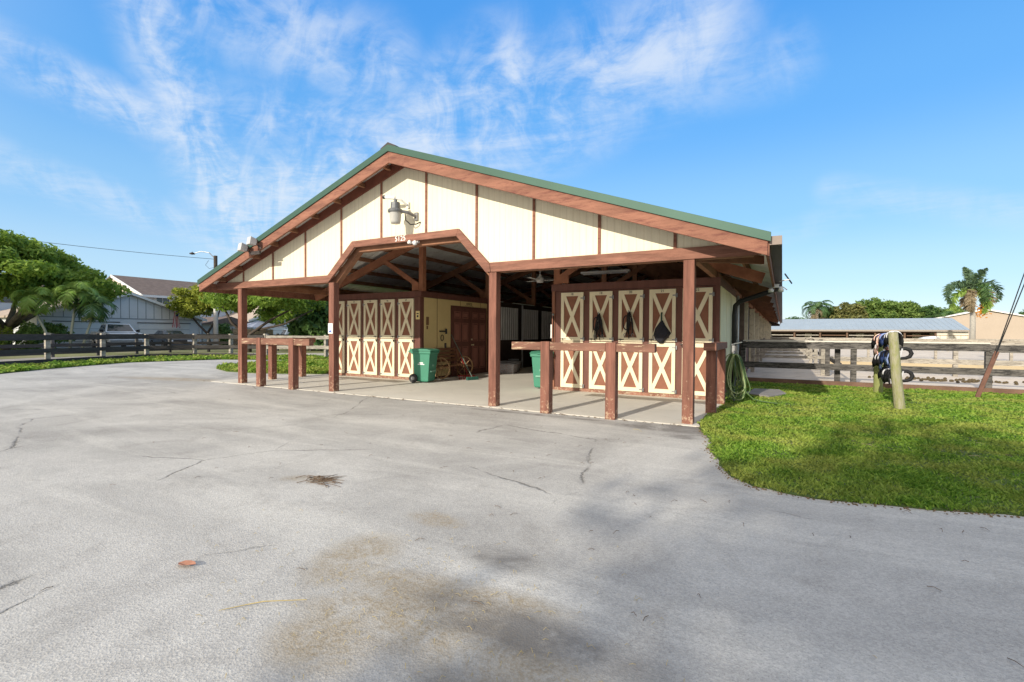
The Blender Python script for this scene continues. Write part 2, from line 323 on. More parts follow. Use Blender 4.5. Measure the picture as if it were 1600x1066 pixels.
CONC = mat('pale_concrete', (.60, .57, .51), .85, .08, .8, .2, 120, col2=(.5, .47, .41), thr=(.55, .75))
fl = MB().prism([(-13.9, 7.78), (-1.02, 7.78), (-1.02, 10.98), (-1.2, 11.02), (-1.2, 58), (-13.0, 58), (-13.0, 14.6), (-13.9, 11.4)], -.05, .012, 'XY').build('concrete_floor', CONC); tag(fl, kind='structure')
DIRT = mat('paddock_dirt', (.62, .54, .45), .95, .12, .5, .5, 6, col2=(.48, .41, .33), thr=(.5, .62))
sheet('paddock_dirt', [(-1.2, 16), (60, 15.4), (80, 60), (60, 72), (-30, 72), (-1.2, 60)], .006, DIRT)
SAND = mat('riding_sand', (.74, .54, .28), .95, .1, .4, .4, 8)
sheet('riding_sand', [(1.7, 26.5), (10.8, 25.5), (13.5, 36), (2.2, 37)], .012, SAND)
FARGRASS = mat('pasture_grass', (.13, .2, .045), .95, .3, .6, .5, 12)
sheet('pasture', [(13, 27), (40, 24), (50, 45), (16, 45)], .012, FARGRASS)
def ragged(poly, step, amp):
    out = []
    for i in range(len(poly)):
        a, b = poly[i], poly[(i+1) % len(poly)]; L_ = math.hypot(b[0]-a[0], b[1]-a[1]); n = max(1, min(120, int(L_/step))); near = max(a[0], b[0]) < 6 and min(a[1], b[1]) < 8.2
        for k in range(n):
            f = k/n; q = amp if near and 0 < k else 0
            out.append((a[0]+(b[0]-a[0])*f+random.uniform(-q, q), a[1]+(b[1]-a[1])*f+random.uniform(-q, q)))
    return out
TURF = mat('lawn_soil', (.07, .105, .025), .95, .35, 2.2, .6, 25, col2=(.16, .13, .07), thr=(.58, .72))
LAWN = [(-1.14, 8.07), (-1.0, 7.5), (-.80, 6.9), (-.74, 6.3), (-.58, 5.75), (-.42, 5.2), (-.22, 4.98), (.05, 4.9), (.38, 4.89), (.9, 5.0), (1.66, 5.21), (2.8, 5.6), (5, 6.3), (9, 7.2), (14, 8), (40, 9), (40, 16), (14, 15.95), (-1.15, 15.95), (-1.15, 11.0), (-1.0, 10.9)]
sheet('lawn', ragged(LAWN, .14, .035), .0, TURF, .012)
VERGE = [(-21.55, 5.3), (-23.4, 7.7), (-25, 10.4), (-24.3, 14), (-22.4, 15.3), (-20, 16.4), (-16, 18.2), (-13.2, 19.5), (-13.2, 22), (-18, 20.4), (-23.5, 17.8), (-27.2, 16.2), (-28.1, 12.4), (-27.2, 9.5), (-25.8, 7), (-24.6, 4), (-24.6, -10), (-22.6, -10), (-20.9, 3)]
sheet('grass_verge', VERGE, .0, TURF, .03)
ISLE = [(-13.15, 10.9), (-15.4, 10.05), (-16.8, 9.95), (-18.4, 10.5), (-19.4, 11.4), (-19.6, 13), (-19.2, 15.2), (-16, 17.4), (-13.2, 18.8)]
sheet('grass_island', ISLE, .0, TURF, .035)
GRAVEL = mat('pale_gravel_path', (.42, .38, .33), .95, .2, 1.2, .5, 20)
sheet('gravel_path', [(-27.3, 9.5), (-28.3, 12.4), (-27.4, 16.3), (-23.5, 18), (-18, 20.6), (-13.2, 22.4), (-13.2, 25), (-24, 24), (-32, 18), (-33, 10), (-30, 2), (-25, 2), (-25.9, 7)], .003, GRAVEL)
sheet('driveway', [(-48.4, 13.5), (-39, 14.5), (-39, 27), (-48.4, 27)], .004, mat('driveway_concrete', (.34, .32, .29), .9, .15, .5))

# grass blades ----------------------------------------------------
def inpoly(x, y, poly):
    c = np.zeros(len(x), bool); j = len(poly)-1
    for i in range(len(poly)):
        xi, yi = poly[i]; xj, yj = poly[j]
        c ^= ((yi > y) != (yj > y)) & (x < (xj-xi)*(y-yi)/(yj-yi+1e-12)+xi); j = i
    return c
def npmesh(name, V, F, mats, mi=None, smooth=False):
    me = bpy.data.meshes.new(name); k = F.shape[1]
    me.vertices.add(len(V)); me.vertices.foreach_set('co', V.astype(np.float32).ravel())
    me.loops.add(F.size); me.loops.foreach_set('vertex_index', F.astype(np.int32).ravel())
    me.polygons.add(len(F)); me.polygons.foreach_set('loop_start', np.arange(0, F.size, k, dtype=np.int32)); me.polygons.foreach_set('loop_total', np.full(len(F), k, np.int32))
    for m in (mats if isinstance(mats, (list, tuple)) else [mats]): me.materials.append(m)
    if mi is not None: me.polygons.foreach_set('material_index', mi.astype(np.int32))
    me.update(calc_edges=True); o = bpy.data.objects.new(name, me); COL.objects.link(o); return o
GRASSM = leafmat('grass_blades', (.075, .19, .015), (.30, .46, .06), .35, patch=(1.3, (.42, .42, .10)))
def blades(name, poly, n, x0, x1, y0, y1, h, falloff=True, w=.007, label=None, z0_=.028):
    x = rng.uniform(x0, x1, n*6); y = rng.uniform(y0, y1, n*6); k = inpoly(x, y, poly); x = x[k]; y = y[k]
    if falloff:
        d = np.hypot(x, y); k = rng.random(len(x)) < np.clip((6.0/d)**1.7, 0, 1); x = x[k]; y = y[k]
    x = x[:n]; y = y[:n]; n = len(x); d = np.hypot(x, y)
    a = rng.uniform(0, 6.283, n); ln = rng.normal(1, .3, n).clip(.35, 2)*h*(1+.0*d)
    bare = np.sin(x*1.7+3*np.sin(y*.9))*np.sin(y*2.1+2*np.sin(x*1.3)); ln = np.where((bare > .8) & (rng.random(n) < .6), ln*.3, ln)
    clump = .6+.8*np.clip(np.sin(x*3.1+np.sin(y*2.3)*2)*np.sin(y*3.7+np.sin(x*1.9)*2)*.5+.5, 0, 1); ln *= clump
    ww = w*np.clip(d/6, 1, 4)*rng.uniform(.7, 1.6, n); lean = rng.uniform(.3, 1.5, n)*ln; b = rng.uniform(0, 6.283, n)
    P = np.stack([x, y, np.full(n, z0_)], 1); t = np.stack([np.cos(a), np.sin(a), 0*a], 1)*ww[:, None]
    top = P+np.stack([np.cos(b)*lean, np.sin(b)*lean, ln], 1); mid = P+np.stack([np.cos(b)*lean*.3, np.sin(b)*lean*.3, ln*.6], 1)
    V = np.stack([P-t, P+t, mid+t*.8, top, mid-t*.8], 1).reshape(-1, 3); F = np.arange(len(V)).reshape(-1, 5)
    o = npmesh(name, V, F, GRASSM); return tag(o, kind='stuff', cat='grass', label=label)
blades('grass', ragged(LAWN, .05, .045), 170000, -1.3, 14, 4.7, 15.95, .027, z0_=.008, label='short clumpy green lawn grass right of the stable')
blades('grass', VERGE, 14000, -28.2, -20.5, 3, 19, .09, False, .016, label='strip of green grass between road and dark rail fence')
blades('grass', ISLE, 16000, -19.8, -13.1, 9.9, 18.8, .1, False, .012, label='grass patch seen between the left posts of the stable')

# crumbs of soil and dead grass along the lawn edge
b = MB()
for i in range(2, 11):
    a_, c_ = LAWN[i-1], LAWN[i]; L_ = math.hypot(c_[0]-a_[0], c_[1]-a_[1])
    for k in range(int(L_*95)):
        f = random.random(); x = a_[0]+(c_[0]-a_[0])*f+random.gauss(-.015, .035); y = a_[1]+(c_[1]-a_[1])*f+random.gauss(-.02, .03); r = random.uniform(.003, .011)
        b.lathe([(0, 0), (r, 0), (r*.8, r*.7), (0, r)], (x, y, .003), 5)
tag(b.build('soil_crumbs', mat('soil_crumb', (.17, .12, .07), .95, .4, 30)), 'crumbs of soil and clippings along the ragged lawn edge', 'soil', kind='stuff')
# ================================================================ STABLE
XC, YF, YG, SL = -7.0, 7.45, 7.9, .351
HW = 6.84; ZR = 5.17; YE = 58.0
def rz_(x): return ZR-SL*abs(x-XC)                       # top of roof plane
st = thing('stable', 'long cream and brown horse stable with green gabled roof and open arched entry', 'stable', (XC, YG, 0))
NUMM = mat('number_paint_black', (.03, .03, .03), .6, .05)
# roof skins
b = MB()
for s in (-1, 1):
    xe = XC+s*HW
    b.prism([(XC, ZR), (xe, ZR-SL*HW), (xe, ZR-SL*HW-.03), (XC, ZR-.03)], YF-.02, YE, 'XZ')
roof = b.build('roof', GREENM, st)
b = MB()                                                  # corrugated underside, ribs run down the slope
step = .115; ys = np.arange(YF+.03, YE-.05, step)
for s in (-1, 1):
    xe = XC+s*(HW-.02); vs = []; fs = []
    for i, y in enumerate(ys):
        dz = -.05-.022*(i % 2)
        vs += [(XC, y, ZR+dz), (xe, y, ZR-SL*(HW-.02)+dz)]
    for i in range(len(ys)-1): fs.append((2*i, 2*i+1, 2*i+3, 2*i+2))
    b.add(vs, fs)
b.build('roof_lining', GALV, st)
b = MB()
for s in (-1, 1): b.beam((XC+s*.0, YF-.03, ZR+.02), (XC+s*.22, YF-.03, ZR+.02-SL*.22), .01, .01)
b = MB(); b.prism([(XC-.2, ZR-.2*SL+.035), (XC, ZR+.06), (XC+.2, ZR-.2*SL+.035), (XC+.2, ZR-.24*SL-.005), (XC-.2, ZR-.24*SL-.005)], YF-.04, YE, 'XZ')
b.build('ridge_cap', DARKGUT, roof)
for s in (-1, 1):                                         # green rake trim and barge board, each slope
    xe = XC+s*(HW+.01)
    MB().prism([(XC, ZR+.012), (xe, rz_(xe)+.012), (xe, rz_(xe)-.115), (XC, ZR-.12)], YF-.045, YF+.0-.022, 'XZ').build('rake_trim', GREENM, st, bevel=.003)
    xb = XC+s*(HW-.03)
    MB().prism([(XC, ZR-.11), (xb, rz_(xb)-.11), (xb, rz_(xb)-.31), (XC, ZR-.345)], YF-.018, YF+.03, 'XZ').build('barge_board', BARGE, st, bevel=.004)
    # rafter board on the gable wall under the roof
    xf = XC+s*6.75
    MB().prism([(XC, ZR-.06), (xf, rz_(xf)-.06), (xf, rz_(xf)-.2), (XC, ZR-.30)], YG-.025, YG+.06, 'XZ').build('gable_rafter', mat('dark_rafter_stain', (.2, .07, .045), .8, .2, 4, .3), st)  # even dark brown stain
    # eave fascia + gutter
    xg = XC+s*(HW-.03)
    MB().box(xg-.02, xg+.02, YF+.032, YE, rz_(xg)-.31, rz_(xg)-.07).build('eave_fascia', BARGE, st)
    x0, x1 = xg+s*.022, xg+s*.17; zt = rz_(xg)-.05
    g = MB(); g.box(x0, x1, YF+.05, YE, zt-.11, zt-.10); g.box(x1-s*.008, x1, YF+.05, YE, zt-.10, zt); g.box(x0, x0+s*.004, YF+.05, YE, zt-.10, zt-.02)
    gt = g.build('gutter', DARKGUT, st)
    MB().box(x0, x1, YF+.03, YF+.05, zt-.115, zt+.003).build('gutter_end_cap', TAN, gt)
# purlins along the barn, ends show beneath the barge
for s in (-1, 1):
    for k in range(9):
        d = .38+k*.745; x = XC+s*d; z = rz_(x)-.075-.062
        MB().beam((x, YF+.05, z), (x, YE-.1, z), .045, .115, up=(s*SL, 0, 1)).build('purlin', RAWWOOD, st)
# gable wall with arched (trapezoid) opening
AL, AR = -8.47, -5.60; BL, BR = -9.31, -4.86; ZA = 3.42; ZB = 2.66
xl, xr = XC-6.6, XC+6.6
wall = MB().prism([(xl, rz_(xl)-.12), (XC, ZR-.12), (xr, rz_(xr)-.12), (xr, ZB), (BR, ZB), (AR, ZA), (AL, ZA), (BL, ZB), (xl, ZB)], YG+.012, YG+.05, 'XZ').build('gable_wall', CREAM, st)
BW = 1.2325
for k in range(-5, 5):                                    # brown battens
    x = XC+.616+k*BW-.03
    zt = rz_(x)-.16
    zb = ZB+.03
    if BL < x < BR: zb = ZA+.02 if AL < x < AR else (ZB+(x-BL)/(AL-BL)*(ZA-ZB) if x < AL else ZB+(BR-x)/(BR-AR)*(ZA-ZB))+.03
    MB().box(x-.024, x+.024, YG-.008, YG+.011, zb, zt).build('batten', BARGE, wall)
# facade beam, both wings, and arch trim
xbl, xbr = XC-6.72, XC+6.72
MB().prism([(xbl, 2.55), (BL-.05, 2.55), (BL+.02, 2.72), (xbl, 2.72)], YG-.04, YG+.012-.002, 'XZ').build('facade_beam', REDWOOD, st, bevel=.005)
MB().prism([(BR+.03, 2.55), (xbr, 2.55), (xbr, 2.73), (BR+.0, 2.73)], YG-.04, YG+.012-.002, 'XZ').build('facade_beam', REDWOOD, st, bevel=.005)
MB().prism([(AL-.02, 3.44), (AR+.02, 3.44), (AR-.03, 3.30), (AL+.05, 3.30)], YG-.045, YG+.009, 'XZ').build('arch_top_trim', REDWOOD, st, bevel=.004)
MB().prism([(BL+.0, 2.70), (AL-.025, 3.44), (AL+.048, 3.30), (BL-.02+.06, 2.55), (BL-.04, 2.55)], YG-.046, YG+.008, 'XZ').build('arch_side_trim', REDWOOD, st, bevel=.004)
MB().prism([(BR+.0, 2.71), (AR+.022, 3.44), (AR-.028, 3.30), (BR-.08, 2.55), (BR+.025, 2.55)], YG-.046, YG+.008, 'XZ').build('arch_side_trim', REDWOOD, st, bevel=.004)
# back frame of the opening (rough timber)
for y in (YG+.12,):
    MB().beam((xbl+.1, y, 2.63), (BL+.1, y, 2.63), .12, .16).build('header_beam', RAWWOOD, st)
    MB().beam((BR-.1, y, 2.63), (xbr-.1, y, 2.63), .12, .16).build('header_beam', RAWWOOD, st)
    MB().beam((AL-.05, y+.05, 3.3), (AR+.05, y+.05, 3.3), .14, .17).build('header_beam', RAWWOOD, st)
    MB().beam((BL+.02, y+.06, 2.52), (AL+.04, y+.06, 3.32), .14, .14).build('knee_brace', RAWWOOD, st)
    MB().beam((BR-.02, y+.06, 2.52), (AR-.04, y+.06, 3.32), .14, .14).build('knee_brace', RAWWOOD, st)
def worn_post(x, y, h, parent, w=.165, name='post'):
    b = MB(); b.m = 0; b.box(x-w/2, x+w/2, y, y+w, 0.0, h)
    return b.build(name, POSTM, parent, bevel=.008)
def postmat():
    m = mat('porch_post_stain', (.20, .088, .062), .78, .35, 5, .5, 60, col2=(.13, .045, .032), thr=(.55, .68), stretch=(3, 3, .3))
    t = m.node_tree; n = t.nodes; l = t.links; b = n['Principled BSDF']; src = b.inputs['Base Color'].links[0].from_socket
    tcd = n.new('ShaderNodeTexCoord'); sx = n.new('ShaderNodeSeparateXYZ'); l.new(tcd.outputs['Object'], sx.inputs[0])
    mr = n.new('ShaderNodeMapRange'); l.new(sx.outputs[2], mr.inputs[0]); mr.inputs[1].default_value = .9; mr.inputs[2].default_value = 0; mr.inputs[3].default_value = 0; mr.inputs[4].default_value = .15
    q = n.new('ShaderNodeTexNoise'); q.inputs['Scale'].default_value = 16; q.inputs['Detail'].default_value = 8; q.inputs['Roughness'].default_value = .8; l.new(tcd.outputs['Object'], q.inputs[0])
    a = n.new('ShaderNodeMath'); a.operation = 'ADD'; l.new(mr.outputs[0], a.inputs[0]); l.new(q.outputs[0], a.inputs[1])
    r = n.new('ShaderNodeValToRGB'); r.color_ramp.elements[0].position = .66; r.color_ramp.elements[1].position = .70; l.new(a.outputs[0], r.inputs[0])
    mx = n.new('ShaderNodeMix'); mx.data_type = 'RGBA'; l.new(r.outputs[0], mx.inputs[0]); l.new(src, mx.inputs[6]); mx.inputs[7].default_value = (.42, .29, .2, 1); l.new(mx.outputs[2], b.inputs['Base Color'])
    return m
POSTM = postmat()
for x in (-12.72, -9.19, -4.80, -1.27): worn_post(x, YG-.02, 2.55 if x < -10 or x > -3 else 2.55, st)
# longitudinal side beams from front to the blocks
for x in (-12.95, -1.27):
    MB().beam((x, YG+.14, 2.66), (x, YE-.2, 2.66), .09, .14).build('side_beam', RAWWOOD, st)
MB().beam((-1.2, YG+.2, 2.60), (-.3, YG+1.2, 2.64), .06, .14).build('eave_brace', RAWWOOD, st)
# ceiling trusses
for y in (11.08, 14.7, 18.3, 21.9, 25.5, 29.1, 32.7, 36.3, 39.9, 43.5, 47.1, 50.7):
    for s in (-1, 1):
        t = MB(); t.beam((XC, y, ZR-.32), (XC+s*6.65, y, rz_(XC+s*6.65)-.32+.02), .09, .22)
        x = XC+s*2.13; xc2 = x
        t.box(x-.075, x+.075, y-.06, y+.09, 2.6, rz_(x)-.4)
        t.beam((XC+s*3.5, y-.05, rz_(XC+s*3.5)-.42), (x+s*.1, y-.05, 2.76), .04, .14)
        t.box(x+s*.07, x+s*.32, y-.075, y-.04, 2.62, 2.8)
        t.build('roof_truss', RAWWOOD if y > 12 else mat('front_truss_wood', (.3, .125, .07), .8, .25, 4, .3, 40), st)
        xo = XC+s*5.75
        MB().box(xo-.07, xo+.07, y+.02, y+.16, 2.6, rz_(xo)-.4).build('truss_post', RAWWOOD, st)
# ---- locker / stall blocks
ZT = 2.6; YB = 11.0
def block(x0, x1, y1, name='stall_block'):
    b = MB(); b.box(x0, x1, YB+.02, y1, 0.0, 2.43); 
    o = b.build(name, DARKRED, st)
    b = MB(); b.box(x0-.01, x1+.01, YB, YB+.04, 2.435, ZT); b.box(x0-.01, x0+.03, YB+.04, y1, 2.435, ZT); b.box(x1-.03, x1+.01, YB+.04, y1, 2.435, ZT); b.box(x0+.03, x1-.03, YB+.04, y1-.02, 2.46, 2.5)
    b.build('header_board', DARKRED, o, bevel=.004)
    b = MB(); b.box(x0, x1, YB-.005, YB+.018, 0.0, .085); b.build('base_board', mat('worn_base_board', (.27, .13, .09), .85, .3, 6, .3, col2=(.42, .33, .24), thr=(.5, .6)), o)
    return o
bl = block(-12.95, -9.11, 14.62); brk = block(-4.99, -1.154, 14.9)
for o, xs in ((bl, (-12.93, -9.19)), (brk, (-4.97, -1.22))):
    for i, x in enumerate(xs): MB().box(x-.0, x+.07 if True else x, YB-.012, YB+.018, .086, 2.434).build('corner_board', DOORRED if i == 0 and o is brk else DARKRED, o)
DX = [(-4.73, -4.16), (-4.0, -3.45), (-3.30, -2.745), (-2.60, -2.035), (-1.89, -1.29)]
def xdoor(x0, x1, z0, z1, parent, hinge_right=True, upper=True):
    w = .075; y0, y1 = YB-.02, YB+.018; xm = (x0+x1)/2
    b = MB(); b.box(x0, x0+w, y0, y1, z0, z1); b.box(x1-w, x1, y0, y1, z0, z1); b.box(x0+w, x1-w, y0, y1, z1-w*1.15, z1); b.box(x0+w, x1-w, y0, y1, z0, z0+w*1.2)
    ya, yb = y0+.004, y1-.012
    # X boards, clipped inside the frame
    iz0, iz1, ix0, ix1 = z0+w*1.2, z1-w*1.15, x0+w, x1-w
    hw = .044
    for (ax, bx, off) in ((ix0, ix1, 0), (ix1, ix0, .002)):
        s = 1 if bx > ax else -1
        b.prism([(ax, iz0), (ax+s*hw*1.15, iz0), (bx, iz1-hw*2.0), (bx, iz1), (bx-s*hw*1.15, iz1), (ax, iz0+hw*2.0)], ya+off, yb, 'XZ')
    o = b.build('stall_door', CREAMT, parent)
    MB().box(x0+.01, x1-.01, YB+.002, YB+.0185, z0+.01, z1-.01).build('door_panel', DOORRED, o)
    hx = x1 if hinge_right else x0; s = 1 if hinge_right else -1
    for hz_ in ((z0+.05, z1-.10) if not upper else (z0+.05, z1-.14)):
        h = MB(); h.box(hx-s*.065, hx+s*.003, y0-.005, y0-.001, hz_-.014, hz_+.014); h.box(hx+s*.012, hx+s*.035, YB-.022, YB-.004, hz_-.042, hz_+.042); h.tube([(hx+s*.004, y0-.008, hz_-.045), (hx+s*.004, y0-.008, hz_+.045)], .008, 6)
        h.build('hinge', STEEL, o)
    lx = x0 if hinge_right else x1
    h = MB()
    if upper: h.box(lx-s*.03, lx+s*.13, y0-.016, y0-.001, z0+.035, z0+.05); h.tube([(lx+s*.05, y0-.02, z0+.02), (lx+s*.05, y0-.02, z0+.06)], .01, 6)
    else: h.box(lx-s*.04, lx+s*.06, y0-.014, y0-.001, z1-.035, z1-.015); h.tube([(lx+s*.0, y0-.02, z1-.09), (lx+s*.02, y0-.025, z1-.03)], .016, 6)
    h.build('latch', mat('dark_latch_iron', (.06, .055, .05), .5, .3, 20, metal=.4), o)
    return o
nums = ['18', '19', '20', '21', '22']; numl = ['17', '16', '15', '14', '13']
for i, (x0, x1) in enumerate(DX):
    for mir in (0, 1):
        a, c = (x0, x1) if not mir else (-14.1-x1, -14.1-x0)
        xdoor(a, c, .095, 1.205, st, not mir, False); u = xdoor(a, c, 1.225, 2.385, st, not mir, True)
        text('door_number', (numl if mir else nums)[i], .075, NUMM, u, ((a+c)/2, YB-.0215, 2.343))
# block side toward the aisle: cream panels and the double door, facing +X
XA = -9.11
cp = MB()
for y0, y1, z0 in ((11.14, 11.73, .08), (11.77, 12.42, .08), (14.56, 14.61, .08)): cp.box(XA, XA+.014, y0, y1, z0, 2.42)
for y0, y1 in ((12.42, 12.94), (12.98, 14.14), (14.18, 14.56)): cp.box(XA, XA+.014, y0, y1, 2.26, 2.42)
cp.build('side_panel', mat('side_cream_paint', (.66, .52, .25), .65, .05, 3, .05), bl)
MB().box(XA, XA+.03, 14.62-.05, 14.66, 0, 2.6).build('corner_board', DARKRED, bl)
def six_panel(y0, y1, knob):
    b = MB(); b.box(XA+.003, XA+.04, y0, y1, .02, 2.2)
    o = b.build('entry_door', DARKRED, st)
    p = MB(); cw = (y1-y0)
    for (c0, c1) in ((.12, .44), (.56, .88)):
        for (a, c) in ((.2, .95), (1.12, 1.72), (1.86, 2.08)):
            ya, yb = y0+cw*c0, y0+cw*c1
            for (u0, u1, v0, v1) in ((ya, yb, a, a+.02), (ya, yb, c-.02, c), (ya, ya+.02, a+.02, c-.02), (yb-.02, yb, a+.02, c-.02)): p.box(XA+.0405, XA+.052, u0, u1, v0, v1)
            p.box(XA+.0405, XA+.048, ya+.05, yb-.05, a+.05, c-.05)
    p.build('door_moulding', mat('door_moulding_brown', (.3, .13, .1), .5, .1), o)
    if knob:
        k = MB(); k.lathe([(.0, .0), (.028, 0), (.03, .02), (.012, .03), (.012, .05), (.028, .06), (.03, .085), (0, .1)], (XA+.04, y0+.07, 1.0), 10, 'X'); k.lathe([(0, 0), (.03, 0), (.03, .02), (0, .02)], (XA+.04, y0+.07, 1.18), 10, 'X'); k.build('door_knob', mat('brass', (.7, .6, .4), .3, .1, metal=.8), o, smooth=True)
    return o
six_panel(12.47, 13.47, False); six_panel(13.50, 14.50, True)
text('door_sign', 'OFFICE', .11, NUMM, bl, (XA+.016, 13.45, 2.34), '+X')
MB().box(XA+.0145, XA+.018, 13.2, 13.7, 2.275, 2.285).build('sign_line', NUMM, bl)
# corrugated stall fronts further down the aisle
CORR = mat('grey_corrugated_panel', (.5, .5, .5), .5, .15, 1, metal=.3)
for (y0, y1) in ((15.0, 16.95), (17.3, 18.75), (19.0, 21.3), (21.6, 24), (24.3, 27)):
    p = MB().box(XA, XA+.012, y0, y1, 1.13, 2.37).build('stall_front_panel', mat('panel_valley_grey', (.13, .13, .13), .6, .1), st)  # shadow and dirt between the ribs put into this dark colour
    b = MB()
    for k in range(int((y1-y0)/.17)): b.prism([(XA+.013, y0+.03+k*.17), (XA+.05, y0+.05+k*.17), (XA+.05, y0+.1+k*.17), (XA+.013, y0+.12+k*.17)], 1.14, 2.36, 'XY')
    b.build('panel_rib', CORR, p)
    MB().box(XA-.03, XA-.01, y0-.15, y1+.1, .0, 1.12).build('stall_opening_shade', mat('dark_stall_shade', (.05, .035, .028), .8, .2), st)  # dark sheet painting the shade of the open lower stall front
MB().tube([(XA+.08, 17.12, 0), (XA+.08, 17.12, 2.5)], .035, 10).build('grey_column', mat('grey_pipe', (.42, .43, .44), .5, .1), st, smooth=True)
# hidden sides of the barn close it off
DKT = mat('dark_stall_shade', (.09, .065, .05), .8, .2)
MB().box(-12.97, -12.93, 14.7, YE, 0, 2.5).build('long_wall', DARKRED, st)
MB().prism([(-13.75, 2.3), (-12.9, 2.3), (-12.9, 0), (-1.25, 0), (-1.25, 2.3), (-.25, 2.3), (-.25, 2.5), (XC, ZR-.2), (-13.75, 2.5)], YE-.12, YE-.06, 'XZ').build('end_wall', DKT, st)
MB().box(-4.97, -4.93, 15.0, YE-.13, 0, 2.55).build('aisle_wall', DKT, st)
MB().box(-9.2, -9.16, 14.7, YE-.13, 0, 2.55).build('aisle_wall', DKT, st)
# ---- long right side, facing +X
XR = -1.154
sp_ = MB()
for y0, y1 in ((11.1, 12.28), (12.34, 13.56), (13.62, 14.88)): sp_.box(XR, XR+.014, y0, y1, .78, 2.42)
sp_.build('side_panel', mat('side_panel_cream', (.78, .68, .42), .65, .05, 3, .05), brk)
MB().box(XR+.0, XR+.02, 11.04, 14.9, .03, .76).build('kick_board', DARKRED, brk)
MB().box(-1.3, -1.2, 15.0, YE-.13, 0, 2.5).build('long_wall', DKT, st)  # dark colour stands in for the shade inside the open stalls
PALE = mat('weathered_cream_post', (.62, .54, .38), .8, .2, 4, .3, 40, col2=(.35, .26, .18), thr=(.55, .65))
MB().box(XR-.04, XR+.13, 16.4, 16.56, 0, 2.5).build('stall_post', mat('weathered_brown_post', (.17, .12, .09), .85, .3, 5, .4), st)
for i, y in enumerate((17.9, 22.2, 26.4, 30.6, 34.8, 39, 43.2, 47.4, 51.6, 55.8)):
    b = MB(); b.box(XR-.04, XR+.15, y, y+.1, 1.16, 2.45); o = b.build('stall_post', PALE, st, bevel=.006)
    MB().box(XR-.04, XR+.1, y+.01, y+.1, 0, 1.155).build('stall_post', PALE, st)
    MB().box(XR-.03, XR+.03, y+.2, y+2.2, .05, 1.12).build('stall_half_door', DARKRED, st)
# downspout and conduit
ds = MB(); ds.tube([(-.1, 13.4, 2.60), (-.13, 13.4, 2.50), (-.3, 13.4, 2.44), (-.95, 13.4, 2.22), (-1.04, 13.4, 2.12), (-1.06, 13.4, 1.9), (-1.06, 13.4, .05)], .058, 12)
ds.build('downspout', mat('black_downspout', (.035, .033, .035), .45, .2, 4), st, smooth=True)
MB().tube([(XR+.04, 15.3, .7), (XR+.04, 15.3, 2.5)], .03, 8).build('conduit', WHITE, st, smooth=True)
MB().box(XR+.015, XR+.09, 14.9, 15.1, .95, 1.25).build('electric_box', mat('grey_box', (.3, .32, .34), .5, .1), st)
# house number over the arch
text('house_number', '5125', .15, mat('white_numeral_paint', (.85, .85, .82), .5, .02), st, (-7.06, YG-.0485, 3.37), ext=.004)
WIREM = mat('wire_black', (.02, .02, .02), .5, .1)

# ================================================================ things at the stable
def hitch(name, label, p0, p1, posts, z0, z1, w=.17, ends='X'):
    t = thing(name, label, 'hitching rail', ((p0[0]+p1[0])/2, (p0[1]+p1[1])/2, 0), group='hitching rails on the stable porch')
    xs = []
    for (x, y) in posts:
        b = MB(); b.box(x-w/2, x+w/2, y, y+w, 0, z1+.012 if ends == 'X' else z0-.002); b.build('post', POSTM, t, bevel=.01)
    if ends == 'X':
        cuts = [p0[0]]+sum([[x-w/2-.003, x+w/2+.003] for x, _ in posts], [])+[p1[0]]
        y = p0[1]
        for i in range(0, len(cuts), 2): MB().box(cuts[i], cuts[i+1], y+.012, y+.15, z0, z1).build('rail', REDTOP, t, bevel=.012)
    else:
        x = p0[0]; MB().box(x-w/2-.02, x+w/2+.02, p0[1], p1[1], z0, z1+.01).build('rail', REDWOOD, t, bevel=.012)
    return t
hitch('hitching_rail', 'long worn hitching rail in front of doors 18 to 21', (-4.28, 7.68), (-1.73, 7.68), [(-3.61, 7.68), (-2.435, 7.68)], 1.105, 1.245)
hitch('hitching_rail', 'short end-on hitching rail beside the right outer post and lawn', (-1.09, 9.0), (-1.09, 10.9), [(-1.09, 9.17), (-1.075, 10.5)], 1.115, 1.235, ends='Y')
hitch('hitching_rail', 'hitching rail between the two left porch posts', (-12.35, 7.68), (-9.72, 7.68), [(-11.63, 7.68), (-10.37, 7.68)], 1.07, 1.23)
hitch('hitching_rail', 'hitching rail behind the left one, along grass edge of porch', (-13.05, 8.7), (-13.05, 10.5), [(-13.0, 8.95), (-13.05, 10.0)], 1.07, 1.2, ends='Y')

# yard lamp on the gable
lt = thing('yard_lamp', 'grey dusk to dawn lamp with ribbed glass bowl above number 5125', 'wall lamp', (-6.92, 7.55, 3.8))
MB().lathe([(.125, .02), (.12, .0), (.105, -.17), (.095, -.215), (.08, -.22), (0, -.22)], (-6.92, 7.55, 3.83), 24).build('glass_bowl', mat('frosted_bowl', (.46, .45, .42), .25, .06, 30), lt, smooth=True)
MB().lathe([(0, .0), (.15, .0), (.155, .03), (.14, .06), (.1, .075), (.09, .2), (.06, .21), (.035, .215), (.035, .26), (0, .26)], (-6.92, 7.55, 3.84), 20).build('lamp_housing', mat('cast_aluminium', (.15, .155, .16), .5, .15, 15, metal=.4), lt)
MB().tube([(-6.8, 7.6, 3.86), (-6.72, 7.7, 3.85), (-6.66, 7.88, 3.8)], .032, 8).box(-6.70, -6.62, 7.87, 7.91, 3.72, 3.88).build('bracket', STEEL, lt)
MB().tube([(-6.76, 7.66, 3.82), (-6.78, 7.7, 3.70), (-6.72, 7.78, 3.62), (-6.62, 7.84, 3.63), (-6.56, 7.9, 3.68)], .012, 6).build('cable', WIREM, lt)
ca = thing('security_camera', 'small white bullet camera pointing left above yard lamp', 'camera', (-6.95, 7.7, 4.13))
